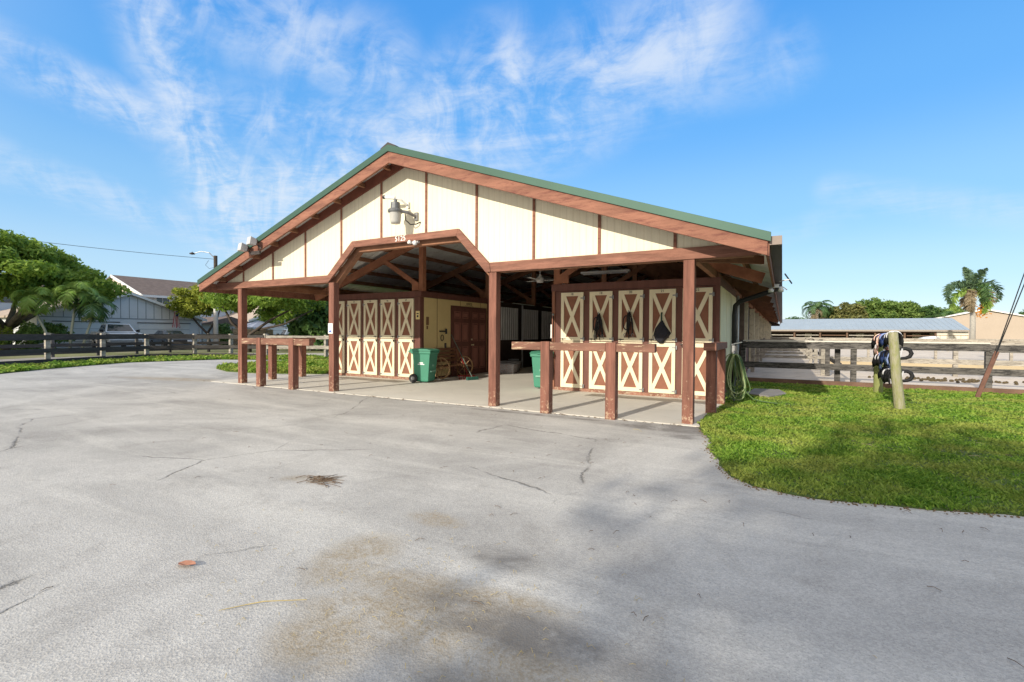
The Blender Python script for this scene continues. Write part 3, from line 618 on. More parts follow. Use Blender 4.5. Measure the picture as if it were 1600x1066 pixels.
MB().tube([(-7.24, 7.6, 4.20), (-7.02, 7.65, 4.17)], .036, 10).build('camera_body', WHITE, ca)
MB().tube([(-7.285, 7.59, 4.206), (-7.242, 7.6, 4.2)], .04, 10).build('lens_hood', BLACK, ca)
MB().tube([(-7.02, 7.65, 4.17), (-6.93, 7.72, 4.14), (-6.87, 7.82, 4.06)], .02, 6).box(-6.9, -6.85, 7.86, 7.91, 4.0, 4.12).build('mount', WHITE, ca)
fl_ = thing('flood_light', 'pair of square white flood lights fixed to the left barge board', 'flood light', (-11.3, 7.35, 3.45))
for x, z in ((-11.56, 3.43), (-11.2, 3.55)):
    b = MB(); b.beam((x, 7.16, z+.03), (x+.03, 7.32, z), .2, .19, w2=.15, h2=.15); b.build('lamp_head', mat('flood_glass', (.48, .48, .48), .3, .05), fl_, bevel=.01)
    MB().beam((x+.03, 7.325, z), (x+.05, 7.36, z-.01), .16, .16, w2=.1, h2=.1).tube([(x+.05, 7.36, z-.05), (x+.15, 7.38, z-.15)], .02, 6).build('lamp_back', DARKGUT, fl_)
MB().box(-11.42, -11.1, 7.37, 7.42, 3.28, 3.36).build('mount', DARKGUT, fl_)
mo = thing('motion_sensor_light', 'small white twin lamp under the arch trim near 5125', 'lamp', (-6.71, 7.95, 3.24))
MB().lathe([(0, 0), (.04, 0), (.045, .03), (.025, .07), (0, .08)], (-6.8, 7.84, 3.24), 10).build('lamp_head', WHITE, mo, smooth=True)
MB().lathe([(0, -.02), (.045, 0), (.05, .04), (.025, .08), (0, .08)], (-6.67, 7.86, 3.22), 10).build('lamp_head', WHITE, mo, smooth=True)
MB().box(-6.82, -6.62, 7.88, 7.95, 3.26, 3.3).build('mount', WHITE, mo)
# fixtures at the right eave
ea = thing('eave_floodlight', 'white twin floodlight hanging at the right eave', 'flood light', (-.14, 12.5, 2.45))
for dx in (-.1, .1): MB().lathe([(0, 0), (.05, 0), (.06, .05), (.03, .1), (0, .1)], (-.14+dx, 12.5, 2.36), 10).build('lamp_head', WHITE, ea, smooth=True)
MB().box(-.2, -.08, 12.45, 12.55, 2.46, 2.54).tube([(-.24, 12.5, 2.47), (.0, 12.5, 2.47), (.08, 12.5, 2.4)], .012, 6).build('mount', WHITE, ea)
an = thing('small_antenna', 'thin dark antenna bar on a white arm at right gutter', 'antenna', (0, 12.5, 2.6))
MB().tube([(-.08, 12.5, 2.6), (.12, 12.5, 2.63)], .013, 6).build('arm', WHITE, an); MB().beam((.03, 12.3, 2.74), (.17, 12.7, 2.56), .02, .025).build('antenna_bar', WIREM, an)
# ceiling fan and tube light
fa = thing('ceiling_fan', 'white ceiling fan hanging over the aisle', 'ceiling fan', (-6.76, 14, 3.1))
MB().tube([(-6.76, 14, 3.2), (-6.76, 14, 4.85)], .014, 6).build('rod', WHITE, fa)
MB().lathe([(0, -.1), (.1, -.09), (.13, -.03), (.12, .05), (.05, .09), (.04, .16), (0, .17)], (-6.76, 14, 3.1), 14).build('motor', WHITE, fa, smooth=True)
for k in range(3):
    a = k*2.094+.5; dx, dy = math.cos(a), math.sin(a)
    MB().beam((-6.76+dx*.1, 14+dy*.1, 3.08), (-6.76+dx*.72, 14+dy*.72, 3.1), .06, .012, w2=.14, h2=.01).build('blade', WHITE, fa)
tl = thing('tube_light', 'long fluorescent tube light above door 19', 'tube light', (-4.1, 12.2, 3.0))
b = MB(); b.box(-4.7, -3.4, 12.2, 12.32, 2.98, 3.03); b.build('casing', WHITE, tl); MB().tube([(-4.65, 12.26, 2.965), (-3.45, 12.26, 2.965)], .018, 8).build('tube', WHITE, tl); MB().tube([(-4.1, 12.26, 3.03), (-4.1, 12.26, 4.05)], .008, 5).build('hanger', WIREM, tl)

# papers and small signs
pn = thing('paper_notice', 'white paper notice with blue drawing on the inner left post', 'notice', (-9.2, 7.86, 1.5))
MB().box(-9.27, -9.12, 7.862, 7.874, 1.36, 1.6).build('sheet', WHITE, pn)
q = MB()
for k in range(5): q.box(-9.25, -9.14-.02*(k % 2), 7.859, 7.8615, 1.565-k*.022, 1.571-k*.022)
q.build('print_lines', mat('grey_print', (.3, .3, .32), .7, .05), pn)
MB().prism([(-9.235, 1.395), (-9.16, 1.40), (-9.145, 1.44), (-9.18, 1.425), (-9.2, 1.45), (-9.22, 1.43), (-9.245, 1.425)], 7.859, 7.8615, 'XZ').build('blue_drawing', mat('blue_print', (.03, .1, .4), .7, .05), pn)
ys_ = thing('yellow_sign', 'small yellow sign on the corner beside the green bin', 'sign', (-9.2, 10.98, 1.9))
MB().box(-9.27, -9.13, 10.968, 10.982, 1.78, 2.02).build('plate', mat('yellow_card', (.75, .6, .28), .6, .05), ys_)
MB().box(-9.24, -9.16, 10.965, 10.9675, 1.93, 1.96).box(-9.23, -9.17, 10.965, 10.9675, 1.84, 1.9).build('print', NUMM, ys_)
bs = thing('brown_sign', 'small brown lettered plaque on cream side wall', 'plaque', (-9.09, 11.4, 1.7))
MB().box(-9.095, -9.085, 11.22, 11.34, 1.62, 1.86).box(-9.095, -9.085, 11.24, 11.3, 1.5, 1.6).build('plate', mat('brown_plaque', (.2, .11, .06), .6, .1), bs)
hk = thing('iron_hook', 'black iron key hook with ring on cream side wall', 'hook', (-9.09, 12.0, 1.5))
MB().box(-9.095, -9.06, 11.85, 12.2, 1.42, 1.46).tube([(-9.06, 12.15, 1.36), (-9.06, 12.15, 1.52)], .03, 6).build('key_bar', WIREM, hk)
MB().tube([(-9.06, 11.95+.07*math.cos(a), 1.24+.09*math.sin(a)) for a in np.linspace(0, 6.28, 14)], .012, 5).build('ring', WIREM, hk)
wp = thing('wall_thermostat', 'small dark box on cream wall left of the double doors', 'box', (-9.09, 12.2, 1.0)); MB().box(-9.095, -9.06, 12.1, 12.17, .92, 1.08).build('box', DARKGUT, wp, bevel=.008); MB().box(-9.059, -9.055, 12.12, 12.15, 1.0, 1.04).build('dial', STEEL, wp)
ws = thing('white_card', 'pale card fixed to aisle corner of right stall block', 'card', (-5.0, 11.05, 1.4)); MB().box(-5.06, -5.0, 11.1, 11.12, 1.28, 1.62).build('card', WHITE, ws)

# wheelie bins
BING = mat('green_bin_plastic', (.06, .235, .155), .5, .06, 3)
def bin_(x, y, rz, label):
    t = thing('wheelie_bin', label, 'wheelie bin', (x, y, .012), rz, 'green wheelie bins')
    b = MB(); vs = []                                    # front faces local +X
    for (z, w, a0, a1) in ((.03, .19, -.16, .17), (.06, .215, -.2, .2), (.80, .255, -.26, .27), (.81, .285, -.3, .3), (.875, .285, -.3, .3)):
        vs += [(a0, -w, z), (a1, -w, z), (a1, w, z), (a0, w, z)]
    fs = [(0, 3, 2, 1)]+[(4*i+k, 4*i+(k+1) % 4, 4*i+4+(k+1) % 4, 4*i+4+k) for i in range(4) for k in range(4)]+[(16, 17, 18, 19)]
    b.add(vs, fs); b.build('bin_body', BING, t, world=False, bevel=.012)
    l = MB(); l.prism([(-.33, .878), (.31, .878), (.32, .895), (.2, .935), (-.28, .945), (-.34, .91)], -.295, .295, 'XZ'); l.box(.3, .335, -.1, .1, .87, .89); l.build('lid', BING, t, world=False, bevel=.01)
    h = MB(); h.tube([(-.37, -.25, .86), (-.37, .25, .86)], .016, 8); h.box(-.38, -.3, -.26, -.22, .84, .88); h.box(-.38, -.3, .22, .26, .84, .88); h.build('handle', BING, t, world=False)
    for s in (-1, 1):
        w = MB(); w.lathe([(0, -.025), (.07, -.025), (.11, -.03), (.125, -.02), (.125, .02), (.11, .03), (.07, .025), (0, .025)], (-.22, s*.27, .125), 18, 'Y'); w.build('wheel', BLACK, t, world=False)
        MB().lathe([(0, -.034*1), (.05, -.034), (.055, -.03)], (-.22, s*.27, .125), 12, 'Y').build('hub', mat('grey_hub', (.25, .25, .25), .5, .1), t, world=False)
    k = MB(); k.box(-.1, .1, -.243, -.2, .5, .525); k.box(-.06, .06, -.246, -.2, .535, .57); k.build('label_print', mat('white_label', (.7, .75, .72), .6, .05), t, world=False)
    g = MB(); g.box(.2, .262, -.15, .15, .3, .34); g.box(.2, .25, -.05, .05, .45, .5); g.build('front_print', mat('pale_green_print', (.2, .4, .3), .6, .05), t, world=False)
    return t
bin_(-8.72, 10.72, R(12), 'green wheelie bin with wheel showing by the left block corner')
bin_(-5.22, 11.12, R(-84), 'green wheelie bin half hidden behind the worn hitching post')

# wagon wheel bench
be = thing('wagon_wheel_bench', 'dark slatted bench with wagon wheel armrests behind the bin', 'bench', (-8.8, 12.0, .012))
WB = mat('bench_wood', (.19, .09, .045), .6, .25, 6, .2); WR = mat('wagon_wheel_wood', (.33, .2, .1), .6, .2, 8)
y0, y1 = 11.45, 12.65
for k in range(4): MB().box(-9.03-.012*k, -9.0-.012*k, y0+.04, y1-.04, .52+k*.11, .6+k*.11).build('back_slat', WB, be)
for k in range(4): MB().box(-8.95+k*.11, -8.86+k*.11, y0+.04, y1-.04, .40, .43).build('seat_slat', WB, be)
for y in (y0, y1):
    w = MB(); c = (-8.72, y, .36)
    w.tube([(c[0]+.30*math.cos(a), y, c[2]+.30*math.sin(a)) for a in np.linspace(0, 2*math.pi, 28)], .022, 8, False)
    for k in range(8):
        a = k*math.pi/4; w.tube([(c[0]+.03*math.cos(a), y, c[2]+.03*math.sin(a)), (c[0]+.29*math.cos(a), y, c[2]+.29*math.sin(a))], .012, 6)
    w.lathe([(0, -.05), (.045, -.045), (.055, 0), (.045, .045), (0, .05)], c, 12, 'Y'); w.build('wheel', WR, be, smooth=True)
    MB().box(-9.0, -8.95, y-.02, y+.02, 0, .95).build('leg', WB, be)
    MB().box(-8.95, -8.5, y-.02+.03, y+.02+.03, .37, .4).build('rail', WR, be)
# broom, red rake, storage tubs
br = thing('push_broom', 'long handled broom leaning on the double doors', 'broom', (-8.0, 12.0, .012))
MB().tube([(-7.98, 12.0, .07), (-9.02, 12.35, 1.35)], .013, 8).build('handle', mat('broom_handle', (.10, .14, .12), .5, .1), br)
MB().beam((-8.05, 11.8, .08), (-7.9, 12.15, .08), .07, .05).build('broom_head', mat('green_broom', (.03, .12, .09), .6, .1), br)
MB().beam((-8.05, 11.8, .035), (-7.9, 12.15, .035), .1, .045).build('bristles', mat('teal_bristles', (.03, .1, .08), .8, .3, 60), br)
rk = thing('red_rake', 'red plastic rake head on floor beside bench', 'rake', (-8.3, 12.0, .012))
REDP = mat('red_plastic', (.3, .03, .03), .5, .15)
MB().tube([(-8.35, 12.3, .1), (-9.0, 12.75, .8)], .012, 6).build('handle', REDP, rk)
tn = MB(); tn.beam((-8.5, 12.0, .1), (-8.2, 12.4, .1), .05, .04)
for k in range(9): f = k/8; tn.tube([(-8.5+.3*f, 12.0+.4*f, .1), (-8.38+.3*f, 11.88+.4*f, .12), (-8.28+.3*f, 11.76+.4*f, .02)], .009, 5)
tn.build('rake_head', REDP, rk)
TUBM = mat('clear_tub_plastic', (.33, .34, .36), .25, .2, 8, col2=(.28, .15, .13), thr=(.5, .6))
for i, (x, y, z, s, lab) in enumerate(((-8.25, 14.6, .012, 1, 'clear storage tub on the aisle floor behind the centre post'), (-8.55, 15.3, .012, 1.1, 'second storage tub with darker contents just behind the first'))):
    t = thing('storage_tub', lab, 'storage tub', (x, y, z), R(8))
    b = MB(); w, d, h = .3*s, .22*s, .32*s
    b.add([(-w*.85, -d*.85, 0), (w*.85, -d*.85, 0), (w*.85, d*.85, 0), (-w*.85, d*.85, 0), (-w, -d, h), (w, -d, h), (w, d, h), (-w, d, h)], [(0, 3, 2, 1), (0, 1, 5, 4), (1, 2, 6, 5), (2, 3, 7, 6), (3, 0, 4, 7), (4, 5, 6, 7)]); b.build('tub', TUBM, t, world=False, bevel=.015)
    MB().box(-w-.015, w+.015, -d-.015, d+.015, h+.002, h+.03).build('lid', mat('grey_lid', (.3, .31, .33), .4, .05), t, world=False, bevel=.01)
gb = thing('grey_bucket', 'grey bucket standing behind the tubs', 'bucket', (-8.75, 15.9, .012)); MB().lathe([(0, 0), (.15, 0), (.19, .4), (.2, .4), (.2, .42), (.18, .42)], (-8.75, 15.9, .012), 16).build('bucket', mat('grey_bucket', (.3, .32, .34), .5, .05), gb, smooth=True)

# tack hanging on doors
TACK = mat('black_leather', (.008, .007, .007), .5, .3, 20, spec=.3)
def tack(x, z, label, wide):
    t = thing('bridle', label, 'bridle', (x, YB-.07, z), group=None)
    MB().tube([(x, YB-.02, z+.02), (x, YB-.1, z+.02), (x, YB-.11, z+.06)], .012, 6).build('hook', STEEL, t)
    s_ = MB()
    for k in range(9 if wide else 7):
        o = random.uniform(-1, 1)*.05; l = random.uniform(.3, .62); o2 = o*random.uniform(1.2, 2.6 if wide else 1.6)
        s_.tube([(x+o*.3, YB-.08, z+.03), (x+o, YB-.07-.03*random.random(), z-.08), (x+o2, YB-.06-.03*random.random(), z-l*.6), (x+o2*1.1, YB-.05, z-l)], [.018, .016, .014, .011], 6)
    s_.build('straps', TACK, t, smooth=True)
    MB().tube([(x-.06+.07*math.cos(a), YB-.09, z-.22+.16*math.sin(a)) for a in np.linspace(0, 6.28, 16)], .014, 6).tube([(x+.03+.06*math.cos(a), YB-.08, z-.3+.22*math.sin(a)) for a in np.linspace(0, 6.28, 16)], .012, 6).build('headstall', TACK, t, smooth=True)
    for s in (-1, 1): MB().tube([(x+s*.09+.03*math.cos(a), YB-.09, z-.5+.035*math.sin(a)) for a in np.linspace(0, 6.28, 10)], .006, 5).build('bit_ring', STEEL, t, smooth=True)
tack(-3.75, 1.84, 'tangled black bridle with loose straps hanging on door 19', True)
tack(-3.04, 1.87, 'neat black bridle bundle hanging on door 20', False)
hb = thing('helmet_bag', 'black and navy cloth bag hanging on door 21', 'bag', (-2.32, YB-.08, 1.6))
MB().tube([(-2.32, YB-.05, 1.87), (-2.32, YB-.08, 1.83), (-2.32, YB-.08, 1.68)], .02, 6).build('strap', mat('green_strap', (.03, .06, .04), .6, .2), hb)
pr_ = [(-2.34, 1.70), (-2.30, 1.70), (-2.24, 1.58), (-2.12, 1.42), (-2.2, 1.30), (-2.3, 1.19), (-2.38, 1.19), (-2.46, 1.27), (-2.5, 1.38), (-2.47, 1.52)]
b = MB(); n_ = len(pr_); cx_, cz_ = -2.33, 1.42
vs = [(x, YB-.025, z) for x, z in pr_]+[(cx_+(x-cx_)*.8, YB-.15, cz_+(z-cz_)*.85) for x, z in pr_]+[(cx_-.03, YB-.19, cz_-.03)]
fs = [tuple(range(n_))]+[(i, (i+1) % n_, n_+(i+1) % n_, n_+i) for i in range(n_)]+[(n_+i, n_+(i+1) % n_, 2*n_) for i in range(n_)]
b.add(vs, fs).build('bag_body', mat('black_bag_cloth', (.02, .02, .026), .8, .3, 12, .3, col2=(.03, .035, .12), thr=(.6, .7)), hb, smooth=True, bevel=.006)
MB().tube([(-2.46+.04*math.cos(a), YB-.1, 1.33+.05*math.sin(a)) for a in np.linspace(0, 6.28, 12)], .01, 5).build('ring', STEEL, hb)
cr = thing('riding_crop', 'dark crop hanging on the left edge of right stall block', 'crop', (-4.93, 10.95, 1.2))
MB().tube([(-4.93, YB-.03, 1.82), (-4.93, YB-.03, 1.3)], .012, 6).build('shaft', TACK, cr); MB().tube([(-4.93, YB-.03, .9), (-4.94, YB-.035, .45), (-4.92, YB-.03, .25)], [.012, .035, .006], 6).build('tassel', TACK, cr); MB().tube([(-4.93, YB-.03, 1.3), (-4.93, YB-.03, .9)], .006, 5).build('cord', TACK, cr); MB().lathe([(0, 0), (.03, .01), (.03, .05), (0, .06)], (-4.93, YB-.04, 1.83), 8).build('knob', STEEL, cr)

# garden hose on the right wall
HX, HY = -.87, 11.15
hy = thing('yard_hydrant', 'grey yard hydrant pipe with valve standing by the right barn corner', 'hydrant', (HX, HY, 0))
MB().tube([(HX, HY, 0), (HX, HY, 1.12)], .024, 8).build('pipe', mat('hydrant_pipe', (.3, .31, .32), .5, .2, 10), hy, smooth=True)
MB().box(HX-.05, HX+.05, HY-.05, HY+.05, 1.0, 1.17).tube([(HX, HY-.05, 1.05), (HX, HY-.13, 1.03), (HX, HY-.14, .95)], .02, 8).build('valve', STEEL, hy, bevel=.01); MB().tube([(HX-.06, HY, 1.19), (HX+.14, HY, 1.24)], .014, 6).build('handle', WHITE, hy)
ho = thing('garden_hose', 'coiled green garden hose hanging on the yard hydrant', 'hose', (HX, HY, 0))
HG = mat('green_hose_rubber', (.09, .15, .05), .4, .2, 5); HG2 = mat('pale_hose_rubber', (.33, .4, .2), .4, .2, 5)
for k in range(17):
    yc = HY-.03-random.uniform(.0, .14); w = random.uniform(.05, .24); zb = random.uniform(.03, .32); x = HX+random.uniform(-.06, .06); sk = random.uniform(-.06, .08)
    pts = [(x-.01, yc, 1.0), (x-w*.5, yc, .9), (x-w*.9, yc-.02, .55), (x-w*.8+sk, yc-.03, zb+.1), (x+sk, yc-.03, zb), (x+w*.8+sk, yc-.02, zb+.12), (x+w*.8, yc, .55), (x+w*.4, yc, .88), (x+.01, yc, 1.0)]
    sm = []
    for i in range(len(pts)-1):
        p0, p1, p2, p3 = [Vector(pts[min(max(i+j, 0), len(pts)-1)]) for j in (-1, 0, 1, 2)]
        for t_ in (0, .25, .5, .75): sm.append(.5*((2*p1)+(-p0+p2)*t_+(2*p0-5*p1+4*p2-p3)*t_**2+(-p0+3*p1-3*p2+p3)*t_**3))
    MB().tube(sm, .0115, 7).build('hose_loop', HG if k % 3 else HG2, ho, smooth=True)
MB().tube([(HX+.02, HY-.1, .95), (HX+.1, HY-.15, .55), (HX+.22, HY-.2, .25), (HX+.38, HY-.2, .09), (HX+.55, HY-.1, .05), (HX+.8, HY-.25, .045)], .012, 7)  .build('hose_tail', HG, ho, smooth=True)
sb = MB(); sb.prism([(-.75, 12.4), (-.25, 12.1), (.1, 12.9), (-.05, 13.7), (-.6, 13.6)], .0, .055, 'XY')
tag(sb.build('stepping_stone', mat('grey_slab_stone', (.26, .24, .23), .9, .15, 3, .4), bevel=.01), 'flat grey stone slab in grass near the hose', 'stone slab')
# ================================================================ FENCES
def woodgrey(name, c, c2, thr=(.5, .6)): return mat(name, c, .85, .3, 3, .5, 45, col2=c2, thr=thr, stretch=(.5, .5, 3))
GREYW = woodgrey('weathered_grey_board', (.14, .13, .12), (.035, .033, .032), (.45, .58))
DARKW = woodgrey('dark_stained_board', (.05, .045, .042), (.14, .125, .11), (.55, .7))
PALEW = woodgrey('bleached_fence_wood', (.36, .33, .28), (.17, .15, .13))
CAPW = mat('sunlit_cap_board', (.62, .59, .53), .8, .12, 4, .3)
BASEB = mat('brown_base_board', (.16, .095, .065), .85, .3, 3, .4)
def fence(name, label, pts, posts_every, rails, face, rmat=GREYW, pmat=GREYW, ph=1.2, pw=.13, group='timber rail fences', cap=None, base=False, rt=.04, jit=.012):
    t = thing(name, label, 'fence', (pts[0][0], pts[0][1], 0), group=group)
    for i in range(len(pts)-1):
        a = Vector(pts[i]+(0,)); b = Vector(pts[i+1]+(0,)); L_ = (b-a).length; n = max(1, round(L_/posts_every)); d = (b-a)/n
        nrm = Vector((-d.y, d.x, 0)).normalized()*face*(pw/2+rt/2)
        for k in range(n+(i == len(pts)-2)):
            p = a+d*k; MB().box(p.x-pw/2, p.x+pw/2, p.y-pw/2, p.y+pw/2, 0, ph+random.uniform(-.03, .03)).build('post', pmat, t, bevel=.01)
        for k in range(n):
            p = a+d*k+nrm; q = p+d
            for (z0, z1) in rails:
                j0, j1 = random.uniform(-jit, jit), random.uniform(-jit, jit)
                MB().beam(p+Vector((0, 0, (z0+z1)/2+j0)), q+Vector((0, 0, (z0+z1)/2+j1)), rt, z1-z0, w2=rt).build('rail', rmat, t)
            if base: MB().beam(p+Vector((0, 0, .065)), q+Vector((0, 0, .065)), rt*.9, .13).build('base_board', BASEB, t)
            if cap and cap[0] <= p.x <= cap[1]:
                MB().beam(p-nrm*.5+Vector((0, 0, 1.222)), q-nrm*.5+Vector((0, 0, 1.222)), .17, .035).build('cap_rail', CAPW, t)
    return t
RL = [(1.01, 1.19), (.43, .60)]
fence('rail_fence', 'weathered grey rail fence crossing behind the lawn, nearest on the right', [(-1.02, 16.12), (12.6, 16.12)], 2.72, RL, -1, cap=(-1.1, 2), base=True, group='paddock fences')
fence('rail_fence', 'grey rail fence running away from the near paddock fence toward the far barn', [(1.36, 16.4), (1.36, 26.6), (1.36, 37)], 3.3, [(1.03, 1.16), (.5, .62)], -1, group='paddock fences')
for y, lab in ((20.1, 'first grey stall run divider beyond the near paddock fence'), (24.3, 'second grey stall run divider along the right barn side'), (28.5, 'third grey stall run divider along the right barn side'), (32.7, 'farthest grey stall run divider by the right barn side')):
    fence('run_divider_fence', lab, [(-.95, y), (1.25, y)], 2.2, [(1.04, 1.15), (.56, .66)], -1, PALEW, PALEW, group='stall run dividers')
fence('rail_fence', 'grey rail fence in front of the orange sand ring', [(1.5, 22.1), (20, 21.6)], 3.45, RL, -1, PALEW, PALEW, group='paddock fences')
fence('rail_fence', 'pale rail fence behind the orange sand ring', [(1.5, 37.6), (24, 36.6)], 3.2, [(1.0, 1.15), (.55, .68)], -1, PALEW, PALEW, group='paddock fences')
fence('rail_fence', 'far pale rail fence just before the blue roofed barn', [(-1, 58), (34, 56)], 3.5, [(1.0, 1.14), (.55, .68)], -1, PALEW, PALEW, group='paddock fences')
fence('rail_fence', 'grey rail fence leading away beyond the sand ring right end', [(13.8, 22.2), (14.6, 36.4)], 3.5, RL, -1, PALEW, PALEW, group='paddock fences')
RD = [(1.0, 1.2), (.5, .66), (.1, .24)]
fence('dark_rail_fence', 'dark three rail fence along the road verge on the left', [(-24.2, 1.2), (-25.0, 5.9), (-26.9, 10.3), (-27.7, 12.4), (-27.0, 14.3), (-25.8, 15.5), (-23.6, 16.0)], 2.1, RD, -1, DARKW, PALEW, ph=1.27, pw=.16, group='roadside fences')
fence('pale_rail_fence', 'sun bleached rail fence seen behind the left hitching rails', [(-23.55, 16.05), (-20.8, 17.5), (-17.2, 19.0), (-13.6, 20.6)], 2.1, [(1.02, 1.2), (.5, .68)], -1, PALEW, PALEW, ph=1.22, pw=.15, group='roadside fences')
fence('dark_rail_fence', 'second dark rail fence farther back before the driveway and pickup', [(-30.5, 3), (-33, 10.5), (-35, 17), (-32.5, 23), (-26, 26.5), (-18, 28.5)], 2.3, [(1.0, 1.2), (.52, .7), (.15, .3)], -1, DARKW, GREYW, ph=1.25, pw=.14, group='roadside fences')

# boot rack: two round poles with drying bars, horse boots draped over
rk2 = thing('drying_rack', 'two leaning treated poles joined by bars, standing on the lawn', 'rack', (2, 13, 0))
POLEM = mat('treated_round_pole', (.33, .31, .22), .85, .25, 3, .5, 40, col2=(.25, .26, .1), thr=(.42, .62), stretch=(2, 2, .6))
MB().tube([(1.97, 11.61, -.05), (1.90, 11.59, .6), (1.83, 11.57, 1.46)], [.088, .083, .076], 14).build('pole', POLEM, rk2, smooth=False)
MB().tube([(2.03, 14.52, -.05), (2.03, 14.52, 1.42)], [.095, .085], 14).build('pole', mat('mossy_round_pole', (.25, .27, .1), .85, .3, 3, .4, 40), rk2)
for z in (1.36, .98, .62): MB().tube([(1.9, 11.66, z), (2.03, 14.45, z)], .022, 8).build('bar', mat('bar_wood', (.2, .17, .12), .8, .2), rk2)
def boot(x, y, z, m, m2, lab, s=1., tw=0):
    t = thing('horse_boot', lab, 'horse boot', (x, y, z), tw, 'horse boots drying on the rack')
    b = MB(); n = 12; prof = []
    for i in range(n+1):
        a = math.pi*(-.18+1.36*i/n); r = .085*s; prof.append((r*math.cos(a)*(1+.25*(math.sin(a) < .1)), r*math.sin(a)-.02-(.13*s if math.sin(a) < 0 else 0)*abs(math.sin(a))*1.8))
    L_ = .13*s; vs = []; fs = []
    for j, (yy, k, dz) in enumerate(((-L_, 1.12, -.01), (-L_*.5, 1.0, .006), (0, .95, .012), (L_*.5, 1., .006), (L_, 1.15, -.01))):
        for (px0, pz0) in prof: vs.append((px0*k, yy, pz0*k+dz))
        for (px0, pz0) in prof: vs.append((px0*k*.8, yy*.97, pz0*k*.8+dz))
    q = 2*(n+1)
    for j in range(4):
        for i in range(n): fs += [(j*q+i, j*q+i+1, (j+1)*q+i+1, (j+1)*q+i), (j*q+n+1+i, (j+1)*q+n+1+i, (j+1)*q+n+2+i, j*q+n+2+i)]
        fs += [(j*q, (j+1)*q, (j+1)*q+n+1, j*q+n+1), (j*q+n, j*q+2*n+1, (j+1)*q+2*n+1, (j+1)*q+n)]
    for j in (0, 4): fs += [(j*q+i, j*q+i+1, j*q+n+2+i, j*q+n+1+i) for i in range(n)]
    b.add(vs, fs).build('shell', m, t, smooth=True, world=False)
    for yy in (-.07*s, .04*s):
        st_ = MB(); pts = [(.103*s*math.cos(a), yy, .1*s*math.sin(a)-.02) for a in np.linspace(-.3, math.pi+.3, 12)]; st_.tube(pts, .011*s, 5); st_.build('strap', m2, t, smooth=True, world=False)
    return t
BK = mat('black_neoprene', (.015, .015, .017), .7, .2, 10); NV = mat('navy_fabric', (.03, .06, .2), .8, .3, 12, col2=(.12, .17, .32), thr=(.55, .6)); PK = mat('red_tartan_fabric', (.55, .12, .1), .8, .2, 14, col2=(.75, .6, .5), thr=(.45, .5)); WS = mat('white_strap', (.65, .65, .68), .7, .1); LB = mat('pale_blue_fabric', (.25, .33, .6), .8, .3, 12)
bspec = [(12.05, 1.40, BK, WS, 'black horse boot at the near end of the top bar', 1.25, .2), (12.35, 1.38, NV, WS, 'navy horse boot second along the top bar', 1.3, -.2), (12.75, 1.36, NV, BK, 'navy horse boot in middle of the top bar', 1.2, .3), (13.2, 1.36, BK, LB, 'black and blue horse boot on the top bar', 1.25, 0), (13.7, 1.36, PK, NV, 'pink and navy horse boot on the top bar', 1.2, -.3), (14.15, 1.33, BK, PK, 'black horse boot at far end of the top bar', 1.45, .25), (14.05, 1.14, PK, WS, 'red and cream tartan horse boot hanging below the top bar', 1.3, .1),
         (12.2, 1.02, LB, BK, 'pale blue and black horse boot on the middle bar', 1.15, 0), (12.7, 1.0, NV, BK, 'navy horse boot on the middle bar', 1.25, .2), (13.3, .98, BK, LB, 'black horse boot on the middle bar', 1.25, -.2), (13.9, .9, BK, WS, 'black horse boot at far end of the middle bar', 1.4, .3), (13.4, .78, LB, WS, 'small lilac horse boot between the lower bars', .9, 0), (12.1, .64, BK, BK, 'black horse boot on the bottom bar by the near pole', 1.2, .2), (12.7, .63, BK, WS, 'black white strapped horse boot on the bottom bar', 1.15, -.1), (13.3, .63, BK, BK, 'plain black horse boot at the bottom bar far end', 1.1, .1)]
for (y, z, m, m2, lab, s, tw) in bspec: boot(1.9+(y-11.66)*.047+.0, y, z, m, m2, lab, s*.82, tw)
for (x, z, lab) in ((2.08, 1.06, 'open black horse boot strapped right side of near pole, upper'), (2.1, .63, 'open black horse boot strapped right side of near pole, lower')):
    t = thing('horse_boot', lab, 'horse boot', (x, 11.75, z), group='horse boots drying on the rack')
    MB().tube([(-.16, 0, .05), (-.09, 0, .085), (-.02, 0, .09), (.04, 0, .06), (.065, 0, .0), (.04, 0, -.06), (-.02, 0, -.09), (-.09, 0, -.1), (-.16, 0, -.07)], [.015, .03, .034, .036, .036, .034, .03, .028, .015], 10).build('shell', BK, t, smooth=True, world=False)
    MB().tube([(-.12, -.04, -.1), (-.1, -.045, 0), (-.08, -.04, .09)], .012, 5).build('strap', WS, t, world=False)
# leaning guy guard, wires, pole
gg = thing('guy_anchor_post', 'rusty brown post leaning right with two guy wires, by the paddock fence', 'post', (3.88, 14.71, 0))
MB().beam((3.85, 14.70, -.03), (4.24, 14.93, 1.05), .085, .06, up=(0, -1, .3)).build('guard', mat('rusty_guard', (.14, .07, .05), .8, .3, 5, .4, col2=(.3, .2, .15), thr=(.6, .7)), gg, bevel=.01)
gp = thing('utility_pole', 'round wooden utility pole just beyond right edge holding guy wires', 'utility pole', (7.5, 16.85, 0))
MB().tube([(7.5, 16.85, 0), (7.5, 16.85, 12.5)], [.16, .12], 14).build('shaft', PALEW, gp, smooth=True)
MB().tube([(4.02, 14.78, .4), (7.44, 16.8, 10.6)], .011, 5).build('guy_wire', WIREM, gg); MB().tube([(4.05, 14.80, .45), (7.44, 16.8, 12.0)], .011, 5).build('guy_wire', WIREM, gg)
